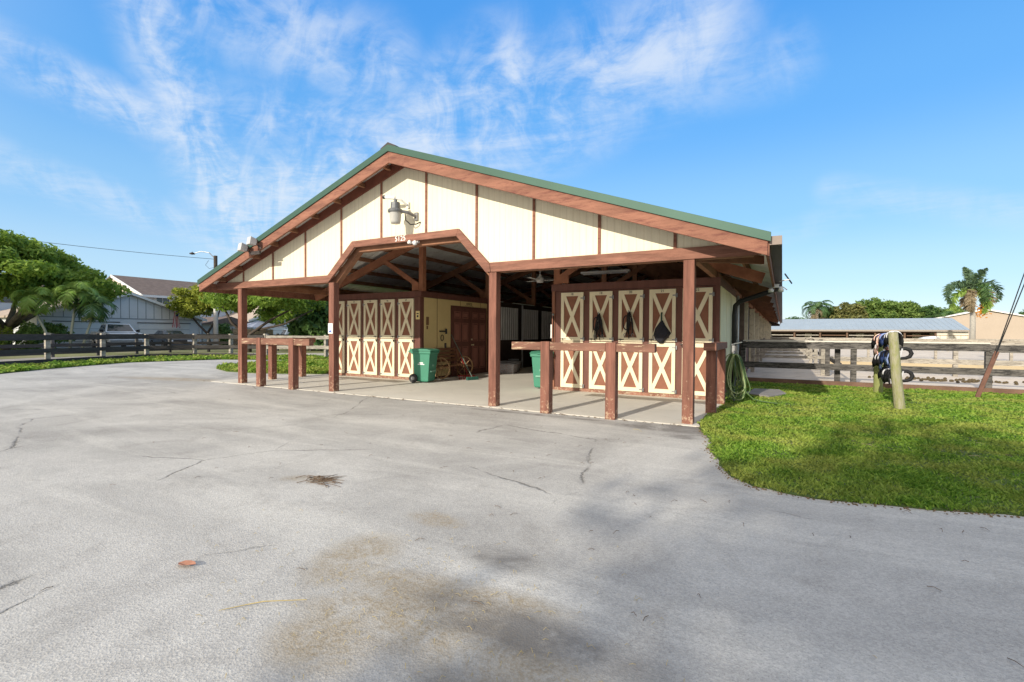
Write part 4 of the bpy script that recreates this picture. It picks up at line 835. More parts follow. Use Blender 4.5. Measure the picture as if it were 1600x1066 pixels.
pc = thing('pink_feed_pan', 'small pink upturned feed pan in the paddock', 'feed pan', (6.8, 27.0, 0)); MB().lathe([(0, .22), (.16, .2), (.22, .03), (.32, .01), (.32, 0)], (5.55, 22.4+1.2, 0), 14).build('pan', mat('pink_plastic', (.75, .2, .35), .5, .05), pc, smooth=True)
mp_ = MB()
for k in range(90):
    x, y = random.gauss(4.6, 1.1), random.gauss(19.6, .35); mp_.lathe([(0, 0), (.05, .01), (.04, .05), (0, .07)], (x, y, .01), 6)
tag(mp_.build('manure_litter', mat('manure', (.1, .075, .04), .95, .3)), 'scattered dark manure litter on paddock dirt', 'manure', kind='stuff')

# ================================================================ FOLIAGE
def leaves(name, parent, clumps, n, size, m, flat=.5, loc=None):
    C_ = np.array([c[:3] for c in clumps]); Rd = np.array([c[3:6] for c in clumps]); w = (Rd.prod(1))**.7; idx = rng.choice(len(clumps), n, p=w/w.sum())
    d = rng.normal(size=(n, 3)); d /= np.linalg.norm(d, axis=1)[:, None]; rad = rng.uniform(.35, 1, n)**.5*(1+.12*rng.normal(size=n)); P = C_[idx]+d*Rd[idx]*rad[:, None]
    nr = rng.normal(size=(n, 3)); nr[:, 2] = np.abs(nr[:, 2])*(.6+flat); nr = nr+d*.7; nr /= np.linalg.norm(nr, axis=1)[:, None]
    a = rng.normal(size=(n, 3)); t = np.cross(nr, a); t /= np.linalg.norm(t, axis=1)[:, None]+1e-9; bt = np.cross(nr, t)
    s = size*rng.uniform(.55, 1.45, n)[:, None]
    V = np.stack([P-t*s, P+bt*s*.42, P+t*s, P-bt*s*.42], 1).reshape(-1, 3)
    if loc is not None: V = V-np.array(loc)
    o = npmesh(name, V, np.arange(4*n).reshape(-1, 4), m); o.parent = parent; return o
def canopy(c, r, k, cr, flat=.45, bottom=-.25, hollow=.55):
    out = []
    while len(out) < k:
        d = rng.normal(size=3); d /= np.linalg.norm(d)
        if d[2] < bottom: continue
        q = rng.uniform(hollow, 1); s = rng.uniform(.6, 1.3)
        out.append((c[0]+d[0]*r[0]*q, c[1]+d[1]*r[1]*q, c[2]+d[2]*r[2]*q, cr*s, cr*s, cr*s*flat))
    return out
def tree(name, label, base, limbs, clumps, n, size, m, bark, cat='tree', group=None, rt=.2):
    t = thing(name, label, cat, base, group=group)
    b = MB()
    for pts, r0_, r1_ in limbs:
        k = len(pts); b.tube([(base[0]+p[0], base[1]+p[1], base[2]+p[2]) for p in pts], [r0_+(r1_-r0_)*i/(k-1) for i in range(k)], 9)
    b.build('trunk', bark, t, smooth=True)
    leaves('crown', t, [(base[0]+c[0], base[1]+c[1], base[2]+c[2])+tuple(c[3:]) for c in clumps], n, size, m, loc=base)
    return t
BARK = mat('grey_bark', (.2, .17, .13), .9, .3, 5, .6, 20); DBARK = mat('dark_bark', (.07, .055, .045), .9, .3, 5, .6, 20)
G1 = leafmat('poinciana_leaves', (.12, .22, .03), (.32, .44, .07), .5); G2 = leafmat('yellow_green_leaves', (.18, .24, .03), (.42, .44, .06), .4); G3 = leafmat('dark_green_leaves', (.05, .12, .04), (.15, .26, .07), .4)
G4 = leafmat('mid_green_leaves', (.10, .19, .04), (.26, .36, .09), .45); G5 = leafmat('brownish_leaves', (.11, .13, .04), (.25, .24, .08), .35)
def limbs_up(k, h0, reach, top, r0_):
    out = [([(0, 0, 0), (.1, .05, h0*.5), (.15, .1, h0)], r0_, r0_*.8)]
    for i in range(k):
        a = 6.283*i/k+random.uniform(-.3, .3); q = random.uniform(.7, 1)
        out.append(([(.15, .1, h0*.9), (.15+math.cos(a)*reach*.3, .1+math.sin(a)*reach*.3, h0+(top-h0)*.4), (math.cos(a)*reach*.62*q, math.sin(a)*reach*.62*q, h0+(top-h0)*.68), (math.cos(a)*reach*q, math.sin(a)*reach*q, h0+(top-h0)*.95)], r0_*.5, r0_*.12))
    return out
cl = canopy((-1, -2.6, 4.75), (6.4, 8.7, 3.1), 150, 1.15, .42, -.3, .5)
tree('shade_tree', 'big wide spreading green tree in front of the grey garage, far left', (-45.2, 11.9, 0), limbs_up(9, 1.6, 5.5, 4.4, .42), cl, 62000, .17, G1, BARK)
tree('yellow_green_tree', 'small yellow green tree by the street light pole', (-44.6, 25.0, 0), [([(0, 0, 0), (-.2, -.2, 1.2), (-.9, -.6, 2.0), (-1.8, -.9, 3.0)], .13, .06), ([(-.2, -.2, 1.2), (.3, .4, 2.6), (.6, .6, 3.8)], .1, .04)], canopy((-1.0, -.5, 4.0), (2.4, 1.9, 1.45), 46, .62, .6, -.9, .4), 9500, .14, G2, DBARK)
tree('spreading_tree', 'green tree with bending dark limbs seen between the left porch posts', (-31.8, 20.4, 0), [([(0, 0, 0), (.3, -.2, 1.2), (1.4, .6, 2.2), (3, 1.6, 3.2)], .14, .05), ([(.2, -.1, .9), (-.6, -.9, 2.0), (-.8, -1.4, 3.2)], .12, .05), ([(.6, .2, 1.5), (2.4, .9, 1.9), (3.9, 2, 2.9)], .09, .04)], canopy((1.2, .6, 3.7), (4.2, 3.4, 1.25), 90, .7, .55, -.8, .3), 18000, .13, G1, DBARK)
tree('broad_leaf_clump', 'dark broad leaved clump beside the grey house behind the porch', (-30.2, 25.0, 0), [([(0, 0, 0), (0, .2, 1.5), (.2, .3, 3)], .12, .06)], canopy((0, 0, 2.0), (2.6, 2.2, 2.0), 60, .6, 1, -1, .2), 6500, .3, G3, DBARK)
tree('background_tree', 'dark green tree behind the canopy tent', (-41, 31.5, 0), limbs_up(5, 1.5, 2.5, 4, .2), canopy((0, 0, 3.8), (3.6, 3.2, 2.3), 70, .8, .6, -.7, .3), 11000, .17, G1, BARK)
tree('background_tree', 'tall green tree beyond the dark broad leaved clump', (-33, 33, 0), limbs_up(5, 1.5, 3, 4, .2), canopy((0, 0, 3.6), (4.5, 4.2, 2.2), 70, .9, .6, -.7, .3), 12000, .18, G3, BARK)
for i, (x, y, lab) in enumerate(((-43.2, 10.6, 'low yellow green shrub below the big shade tree, leftmost'), (-43.4, 12.4, 'leafy croton shrub beside the shade tree trunk'), (-44.4, 14.2, 'pale shrub at the garage corner'), (-43.8, 25.9, 'narrow dark shrub at the right garage corner'))):
    tree('shrub', lab, (x, y, 0), [([(0, 0, 0), (0, .1, .5), (.1, .1, 1)], .05, .02)], canopy((0, 0, .95), (1.0, 1.1, .95) if i < 3 else (.45, .45, 1.0), 18, .35, 1, -1, .2), 2600, .12, (G2, G4, G4, G3)[i], DBARK, cat='shrub')
# far trees behind the blue roofed barn
for (x, y, z, r, cl_, m, n, lab) in ((12.2, 124, 5.6, (3.2, 3, 2.6), 1.1, G5, 5200, 'brown tinged tree behind the far barn roof'), (8.2, 127, 4.6, (3.0, 3, 2.2), 1.1, G4, 4200, 'low green tree between far palm and brown tree'), (17.0, 127, 6.0, (4.4, 4, 3.1), 1.2, G4, 8500, 'rounded bright green tree behind middle of the far barn'), (21.5, 130, 5.9, (3.4, 3, 3.0), 1.1, G4, 6000, 'second bright green tree behind the far barn'), (26.0, 133, 5.0, (4.4, 4, 2.6), 1.1, G3, 7200, 'lower dark green tree near the tan building'), (30.5, 135, 4.9, (3.6, 4, 2.9), 1.1, G4, 5500, 'green tree next to foxtail palm, behind the barn'), (50.5, 150, 5.4, (6, 5, 3.2), 1.4, G3, 7000, 'dark tree at right edge beyond tan building'), (3.0, 130, 3.6, (3, 3, 1.6), .9, G3, 3000, 'low dark tree at the left end behind the far barn')):
    tree('background_tree', lab, (x, y, 0), limbs_up(4, 1.5, r[0]*.7, z, .25), canopy((0, 0, z), r, 55, cl_, .7, -1, .3), n, .36, m, BARK)

def frond(b, base, az, el_, ln, droop, nl, ll, w, plume=False):     # leaflets along an arching rachis
    base = Vector(base); p = base.copy(); e = el_; pts = [p.copy()]; seg = ln/10
    for i in range(10):
        p = p+Vector((math.cos(az)*math.cos(e), math.sin(az)*math.cos(e), math.sin(e)))*seg; e -= droop/10*(1+.12*i); pts.append(p.copy())
    vs, fs = [], []
    for k in range(nl):
        f = .12+.88*(k+.5)/nl; q = f*10; i = min(int(q), 9); c = pts[i].lerp(pts[i+1], q-i); d = (pts[i+1]-pts[i]).normalized()
        side = d.cross(Vector((0, 0, 1))).normalized(); upv = side.cross(d).normalized()
        L_ = ll*(math.sin(math.pi*min(1, .18+.82*f))**.6+.12)*random.uniform(.8, 1.1)
        for s in (-1, 1):
            if plume: aa = random.uniform(-1.3, 1.3); dv = (side*s*math.cos(aa)+upv*math.sin(aa)+d*.5).normalized()
            else: dv = (side*s+d*.55+upv*.15-Vector((0, 0, random.uniform(.15, .6)))).normalized()
            tip = c+dv*L_-Vector((0, 0, L_*.25)); mid = c+dv*L_*.5; ww = d*w
            o = len(vs); vs += [c-ww*.5, c+ww*.5, mid+ww, tip, mid-ww]; fs += [(o, o+1, o+2, o+3, o+4)]
    b.add(vs, fs); return pts
def palm(name, label, base, trunk, rtop, n, ln, ll, w, nl, m, mdead=None, plume=False, shaft=None, bark=None, group=None, droop=1.9, fruit=None, elev=(.0, 1.25)):
    t = thing(name, label, 'palm tree', base, group=group); T = [Vector(base)+Vector(p) for p in trunk]
    k = len(T); MB().tube(T, [rtop[0]+(rtop[1]-rtop[0])*i/(k-1) for i in range(k)], 12).build('trunk', bark, t, smooth=True)
    top = T[-1]
    if shaft: MB().tube([top, top+Vector((0, 0, shaft*.6)), top+Vector((0, 0, shaft))], [rtop[1]*1.1, rtop[1]*.95, rtop[1]*.45], 10).build('crownshaft', mat('green_crownshaft', (.2, .27, .07), .5, .15), t, smooth=True); top = top+Vector((0, 0, shaft))
    for i in range(n):
        az = i*2.399+random.uniform(-.2, .2); f = i/max(1, n-1); e = elev[1]+(elev[0]-elev[1])*f
        b = MB(); mm = mdead if (mdead and f > .72) else m
        pts = frond(b, top, az, e, ln*random.uniform(.88, 1.05), droop*(.75+.4*f), nl, ll, w, plume); b.tube(pts, [.03, .028, .026, .024, .02, .018, .015, .012, .01, .008, .006], 5); b.build('frond', mm, t)
    if fruit:
        c = top+Vector(fruit); b = MB()
        for k in range(90):
            d = Vector((random.gauss(0, .28), random.gauss(0, .28), random.gauss(0, .3))); b.lathe([(0, -.06), (.06, 0), (0, .06)], c+d, 6)
        b.build('fruit_cluster', mat('orange_fruit', (.65, .28, .03), .5, .2), t)
    return t
PG = leafmat('palm_leaflets', (.05, .12, .035), (.12, .2, .07), .25); PG2 = leafmat('bright_palm_leaflets', (.17, .3, .05), (.34, .46, .12), .3); PD = leafmat('dry_palm_leaflets', (.2, .15, .08), (.36, .3, .2), .2); PF = leafmat('blue_green_palm', (.05, .1, .06), (.13, .2, .1), .2)
PB = mat('pale_palm_trunk', (.36, .34, .3), .85, .15, 6, .4, 12); PB2 = mat('grey_green_palm_trunk', (.3, .31, .24), .85, .15, 6, .4, 12)
fx_ = palm('foxtail_palm', 'bushy foxtail palm with orange fruit before the tan building', (15.35, 60, 0), [(0, 0, 0), (0, 0, 2.5), (-.05, 0, 5.0)], (.23, .17), 1, .3, .2, .035, 6, PF, None, True, .75, PB)
for (az, e, ln, dr, mm) in ((29, .8, 4.2, 2.3, PF), (209, .75, 4.2, 2.4, PF), (45, .1, 3.2, 1.9, PD), (194, .0, 3.2, 1.8, PG2), (-61, .6, 3.0, 2.9, PG), (-20, -.5, 2.7, 1.3, PG2), (-110, -.35, 2.8, 1.5, PD), (119, 1.45, 2.4, .5, PF), (80, .9, 3.0, 2.2, PF), (150, .9, 3.0, 2.2, PF), (-61, 1.35, 2.3, .7, PF), (100, .0, 3.0, 2., PD), (20, .2, 3.3, 2.4, PD)):
    b = MB(); pts = frond(b, (15.3, 60, 5.7), R(az), e, ln, dr, 95, .52, .06, True); b.tube(pts, [.035, .03, .028, .026, .022, .02, .018, .015, .012, .01, .008], 5); b.build('frond', mm, fx_)
b = MB()
for k in range(150): b.lathe([(0, -.06), (.06, 0), (0, .06)], Vector((16.05, 60.2, 3.75))+Vector((random.gauss(0, .22), random.gauss(0, .22), random.gauss(0, .3))), 6)
b.build('fruit_cluster', mat('orange_fruit', (.65, .28, .03), .5, .2), fx_)
palm('queen_palm', 'feathery palm rising behind the left end of far barn', (6.4, 123, 0), [(0, 0, 0), (.2, 0, 3), (0, 0, 7.0)], (.26, .2), 20, 4.6, 1.0, .07, 30, PG, PD, False, None, PB, droop=2.4, elev=(-.2, 1.4))
palm('background_palm', 'spiky palm behind the right end of far barn', (28.3, 130, 0), [(0, 0, 0), (0, 0, 4.6)], (.25, .2), 16, 3.8, 1.0, .08, 26, PG, None, False, None, PB, droop=2.0, elev=(-.2, 1.4))
GP = 'slender palms in front of the grey garage'
for (x, y, tr, lab, n) in ((-40.7, 13.0, [(0, 0, 0), (-.35, -.3, 1.4), (-.8, -.65, 2.7)], 'left leaning slender palm in front of the shade tree', 11), (-40.4, 13.7, [(0, 0, 0), (.1, .1, 1.6), (.2, .25, 3.1)], 'upright slender palm in front of the left garage door', 11), (-40.1, 14.2, [(0, 0, 0), (.15, .25, 1.2), (.3, .5, 2.3)], 'shorter slender palm just right of the upright one', 9)):
    p_ = palm('slender_palm', lab, (x, y, 0), tr, (.085, .065), n, 1.9, .62, .05, 24, PG2 if n == 11 else PG, None, False, .7, PB2, group=GP, droop=2.6, elev=(.1, 1.35))
    b = MB(); c = Vector((x, y, 0))+Vector(tr[-1])+Vector((0, 0, -.05))
    for k in range(40):
        a = random.uniform(0, 6.28); e = random.uniform(-.5, .3); b.tube([c, c+Vector((math.cos(a)*.3, math.sin(a)*.3, e*.3)), c+Vector((math.cos(a)*.6, math.sin(a)*.6, e*.3-.12))], [.02, .02, .012], 4)
    b.build('flower_spray', mat('cream_palm_flowers', (.4, .4, .18), .8, .2), p_)

# ================================================================ FAR BARN, TAN BUILDING
fb = thing('far_barn', 'long low barn with pale blue metal roof across the paddocks', 'barn', (0, 78, 0))
RB = mat('blue_grey_roof_metal', (.36, .41, .44), .5, .06, .6, metal=.1)
x0, x1, ya, yb, ze, zr = -26, 18.95, 75, 88.8, 2.14, 3.68; ym = (ya+yb)/2
MB().prism([(ya-.4, ze-.08), (ym, zr), (yb+.4, ze-.08), (yb+.4, ze-.16), (ym, zr-.09), (ya-.4, ze-.16)], x0, x1, 'YZ').build('roof', RB, fb)
b = MB()
for i in range(76): x = x0+.3+i*.59; b.beam((x, ya-.41, ze-.06), (x, ym-.03, zr+.01), .04, .03)
b.build('roof_seams', mat('roof_seam', (.38, .44, .49), .5, .05), fb)
MB().box(x0, x1, ya-.46, ya-.405, ze-.26, ze-.05).build('eave_fascia', mat('tan_fascia', (.3, .26, .22), .7, .1), fb)
MB().box(x0, 16, ya+3.2, ya+3.3, 0, 2.2).build('inner_wall', DKT, fb)
MB().box(16.0, x1-.1, ya, yb, 0, ze-.1).build('end_room', mat('cream_barn_wall', (.66, .62, .52), .7, .05), fb)
b = MB(); b.box(16.0, x1-.1, ya-.03, ya-.003, 1.42, 1.5)
for k in range(5): b.box(16.3+k*.62, 16.34+k*.62, ya-.02, ya-.002, 0, 1.41)
b.build('wall_batten', mat('tan_batten', (.35, .27, .18), .7, .1), fb)
BROW = mat('far_barn_timber', (.14, .085, .055), .8, .2)
MB().box(x0, 15.99, ya-.02, ya+.03, 1.72, 1.97).build('header_beam', BROW, fb)
for i in range(15):
    x = 15.9-i*2.9
    MB().box(x-.1, x+.1, ya-.05, ya+.1, 0, 1.71).build('post', BROW, fb)
    for z in (.95, 1.32): MB().box(x-2.7, x-.15, ya+.0, ya+.05, z, z+.12).build('stall_rail', PALEW if i % 3 else BROW, fb)
    if i % 2 == 0: MB().box(x-1.6, x-.8, ya+3.1, ya+3.19, .9, 1.6).build('light_panel', mat('cream_barn_wall', (.74, .67, .5)), fb)
wc = thing('covered_trailer', 'small white tarp covered trailer at the far barn', 'trailer', (14.6, 72, 0)); b = MB(); b.prism([(13.3, .3), (15.9, .3), (15.8, 1.0), (15.2, 1.35), (14.4, 1.25), (13.6, .95)], 71.5, 73.2, 'XZ'); b.build('tarp', WHITE, wc, bevel=.1)
for x in (14.2, 15.1): MB().lathe([(0, -.08), (.3, -.08), (.3, .08), (0, .08)], (x, 71.45, .3), 12, 'Y').build('wheel', BLACK, wc)
tb = thing('tan_building', 'large plain tan gabled building with white edges at right', 'building', (35, 128, 0))
TW = mat('tan_wall', (.43, .355, .29), .8, .04, .5); WT = mat('white_trim', (.78, .77, .74), .6, .04)
MB().prism([(27.4, 0), (41.2, 0), (41.2, 4.75), (34.6, 6.25), (27.4, 4.75)], 128, 150, 'XZ').build('wall', TW, tb)
MB().prism([(27.0, 4.75), (34.6, 6.45), (41.6, 4.75), (41.6, 4.98), (34.6, 6.7), (27.0, 4.98)], 127.6, 150.5, 'XZ').build('roof', WT, tb)
MB().box(40.75, 41.25, 127.9, 127.99, 0, 4.7).build('corner_trim', WT, tb)
MB().box(26, 27.5, 130, 131, 0, 5.3).build('chimney_block', TW, tb)

# ================================================================ HOUSES LEFT
GW = mat('grey_house_siding', (.62, .64, .65), .8, .05, 1); GDW = mat('garage_door_paint', (.68, .69, .67), .7, .04, 1); SHG = mat('brown_shingles', (.15, .115, .10), .9, .25, 2.5, .3, 8); CRH = mat('cream_house_wall', (.6, .52, .43), .8, .05, 1); SHT = mat('tan_shingles', (.42, .34, .28), .9, .15, 2, .2, 8)
GLASS = mat('dark_window_glass', (.03, .04, .05), .08, .2, 1, spec=.8); TRIM = mat('white_house_trim', (.68, .68, .66), .7, .04)
def garage(name, label, X, y0, y1, za, ze, doors, depth=12, zdt=2.06):
    t = thing(name, label, 'house', (X, (y0+y1)/2, 0)); ym = (y0+y1)/2
    MB().prism([(y0, 0), (y1, 0), (y1, ze), (ym, za), (y0, ze)], X-depth, X, 'YZ').build('wall', GW, t)
    r = MB(); r.prism([(y0-.35, ze-.12), (ym, za+.03), (y1+.35, ze-.12), (y1+.35, ze+.04), (ym, za+.2), (y0-.35, ze+.04)], X-depth-.2, X+.3, 'YZ').build('roof', SHT, t)
    r = MB(); r.prism([(y0-.36, ze-.2), (ym, za-.05), (y1+.36, ze-.2), (y1+.36, ze+.0), (ym, za+.16), (y0-.36, ze+.0)], X+.303, X+.34, 'YZ').build('rake_trim', TRIM, t)
    b = MB()
    for k in range(int((y1-y0)/.62)):
        y = y0+.3+k*.62; zt = ze+(za-ze)*(1-abs(y-ym)/((y1-y0)/2))-.1
        if zt > 2.5: b.box(X+.001, X+.012, y-.02, y+.02, 2.46, zt)
    b.box(X+.001, X+.03, y0, y1, 2.40, 2.45); b.build('siding_batten', mat('dark_siding_line', (.2, .22, .23), .8, .05), t)  # thin dark grey strips over the siding
    for (a, c) in doors:
        d = MB().box(X+.002, X+.02, a, c, .02, zdt).build('garage_door', GDW, t)
        h = MB(); h.box(X+.0201, X+.07, a-.1, c+.1, zdt+.001, zdt+.07)
        for z in (.52, 1.03, 1.54): h.box(X+.0205, X+.026, a, c, z-.01, z+.01)
        h.build('door_trim', mat('dark_door_trim', (.1, .1, .1), .8, .1), d)
    MB().box(X+.02, X+.12, ym-2.6, ym-2.4, 2.62, 2.72).build('wall_light', WHITE, t)
    return t
g1 = garage('garage_house', 'grey gabled double garage behind the pickup and dark car', -48.5, 14.55, 26.3, 4.5, 2.5, [(15.5, 19.65), (21.1, 25.2)])
MB().tube([(-48.1, 26.25, 2.4), (-48.3, 26.1, 2.2), (-48.4, 26.1, 0)], .06, 8).build('downpipe', TRIM, g1)
garage('garage_house', 'grey gabled garage seen under the left wing of the stable', -50.5, 32.4, 44, 4.9, 2.6, [(33.6, 37.9), (39, 43)], zdt=1.95)
h2 = thing('two_storey_house', 'grey two storey house with brown shingle roof behind the garage', 'house', (-60, 30, 0))
MB().prism([(-69, 0), (-57, 0), (-57, 5.1), (-63, 7.2), (-69, 5.1)], 25.31, 46, 'XZ').build('wall', GW, h2)
MB().prism([(-69, 0), (-57.02, 0), (-57.02, 5.1), (-63, 7.15), (-69, 5.1)], 25.2, 25.3, 'XZ').build('gable_wall', CRH, h2)
for s in (-1, 1): MB().prism([(-63, 7.2), (-63+s*6.5, 4.93), (-63+s*6.5, 5.08), (-63, 7.38)], 24.9, 46.3, 'XZ').build('roof', SHG, h2)
MB().prism([(-63, 7.1), (-56.48, 4.8), (-56.48, 5.1), (-63, 7.42)], 24.84, 24.89, 'XZ').build('rake_trim', TRIM, h2); MB().box(-56.49, -56.4, 24.9, 46.3, 4.82, 5.06).build('eave_trim', TRIM, h2)
for (a, c) in ((26.4, 27.6), (28.4, 29.6), (32.8, 34), (37, 38.4)):
    w_ = MB().box(-57.01, -56.97, a, c, 3.85, 4.85).build('window', GLASS, h2)
    f_ = MB(); f_.box(-56.995, -56.9, a-.22, a, 3.7, 4.95); f_.box(-56.995, -56.9, c, c+.22, 3.7, 4.95); f_.box(-56.995, -56.92, a, c, 3.7, 3.85); f_.box(-56.969, -56.95, (a+c)/2-.03, (a+c)/2+.03, 3.86, 4.84); f_.build('window_frame', TRIM, w_)
h1 = thing('grey_house', 'plain grey two storey house behind the shade tree at left edge', 'house', (-66, 16, 0))
MB().box(-76, -62, 4, 20.5, 0, 5.0).build('wall', GW, h1); MB().prism([(3.6, 4.95), (12.2, 7.4), (20.9, 4.95)], -76.5, -61.6, 'YZ').build('roof', SHG, h1)
w_ = MB().box(-62.0, -61.96, 16.1, 17.0, 3.9, 4.75).build('window', GLASS, h1); MB().box(-61.99, -61.9, 16.0, 16.095, 3.8, 4.85).box(-61.99, -61.9, 17.005, 17.1, 3.8, 4.85).build('window_frame', TRIM, w_)
h4 = thing('low_house', 'low dark roofed house porch to the right of the garage', 'house', (-52, 30, 0))
MB().box(-56, -49.6, 27, 32.2, 0, 2.1).build('wall', mat('pale_house_wall', (.5, .48, .44), .8, .05), h4); MB().prism([(26.6, 2.1), (29.6, 2.9), (32.4, 2.1)], -56.2, -49.2, 'YZ').build('roof', SHG, h4); MB().box(-49.59, -49.55, 28, 29.4, .9, 1.8).build('window', GLASS, h4)
wf = thing('board_fence', 'tan vertical board fence right of the garage', 'fence', (-44.8, 27, 0))
b = MB()
for k in range(34): y = 25.9+k*.16; b.box(-45.0+.0, -44.96, y, y+.145, .02, 1.62+random.uniform(-.02, .02))
b.build('boards', mat('tan_fence_boards', (.42, .31, .2), .85, .3, 6, .3), wf); MB().box(-45.06, -45.005, 25.9, 31.3, 1.3, 1.38).build('stringer', mat('fence_stringer', (.3, .22, .15), .8, .2), wf)
tnt = thing('canopy_tent', 'blue grey canopy tent roof behind the board fence', 'canopy tent', (-42.5, 28.2, 0))
MB().add([(-44, 26.4, 1.75), (-40.9, 26.4, 1.75), (-40.9, 30, 1.75), (-44, 30, 1.75), (-42.45, 28.2, 2.4)], [(0, 1, 4), (1, 2, 4), (2, 3, 4), (3, 0, 4), (0, 3, 2, 1)]).build('canopy', mat('blue_grey_canvas', (.25, .28, .36), .8, .1), tnt)
for x in (-43.9, -41): 
    for y in (26.5, 29.9): MB().box(x-.03, x+.03, y-.03, y+.03, 0, 1.75).build('leg', STEEL, tnt)
# flag
fg = thing('flag', 'striped flag hanging limp from a short staff on the garage', 'flag', (-48, 23.9, 3))
MB().tube([(-48.15, 23.95, 2.9), (-47.6, 23.75, 3.35)], .02, 6).build('staff', WHITE, fg)
for k in range(9):
    y = 23.42+k*.075; z0_, z1_ = 1.72+.05*math.sin(k*1.3), 3.25-.02*abs(k-4)
    c_ = k % 2
    m_ = mat('flag_red', (.5, .06, .08), .8, .1) if c_ == 0 else mat('flag_white', (.7, .68, .68), .8, .05)
    MB().beam((-47.75+.04*math.sin(k*2), y, z0_), (-47.72+.05*math.sin(k*1.4), 23.7+(y-23.7)*.35, z1_), .072, .012, up=(1, 0, 0), w2=.04).build('stripe', m_, fg)
MB().box(-47.71, -47.66, 23.66, 23.86, 2.72, 3.18).build('canton', mat('flag_blue', (.03, .05, .2), .8, .1), fg)
# light pole and wires
lp = thing('street_light_pole', 'pale concrete light pole with curved arm at the stable roof corner', 'light pole', (-42.8, 24.4, 0))
MB().tube([(-42.8, 24.4, 0), (-42.8, 24.4, 6.6)], [.2, .15], 12).build('shaft', mat('pale_pole', (.55, .53, .5), .8, .08), lp, smooth=True); MB().tube([(-42.8, 24.4, 6.6), (-42.8, 24.4, 7.9)], .15, 12).build('pole_top', DBARK, lp)
MB().tube([(-42.8, 24.4, 7.6), (-43.2, 24.1, 8.15), (-43.8, 23.75, 8.25), (-44.3, 23.5, 8.1)], .035, 6).build('arm', STEEL, lp); MB().lathe([(0, -.08), (.22, -.03), (.2, .06), (.05, .12), (0, .2)], (-44.5, 23.4, 8.05), 10).build('lamp_head', DARKGUT, lp, smooth=True)
MB().tube([(-43.3, 24.1, 7.5), (-43.6, 24, 7.1), (-43.3, 24.15, 6.8), (-42.9, 24.35, 6.9)], .015, 5).build('wire_loop', WIREM, lp)
pw = thing('overhead_wire', 'thin overhead wire from the light pole to beyond the shade tree', 'wire', (-42.8, 24.4, 7.6))
MB().tube([(-42.8+(-12.2)*f, 24.4-19*f, 7.6+1.5*f-1.2*4*f*(1-f)*.25) for f in np.linspace(0, 1, 14)], .018, 5).build('cable', WIREM, pw)
up2 = thing('utility_pole', 'wooden utility pole hidden left behind the shade tree', 'utility pole', (-55, 5.4, 0)); MB().tube([(-55, 5.4, 0), (-55, 5.4, 9.3)], [.16, .12], 10).build('shaft', DBARK, up2)

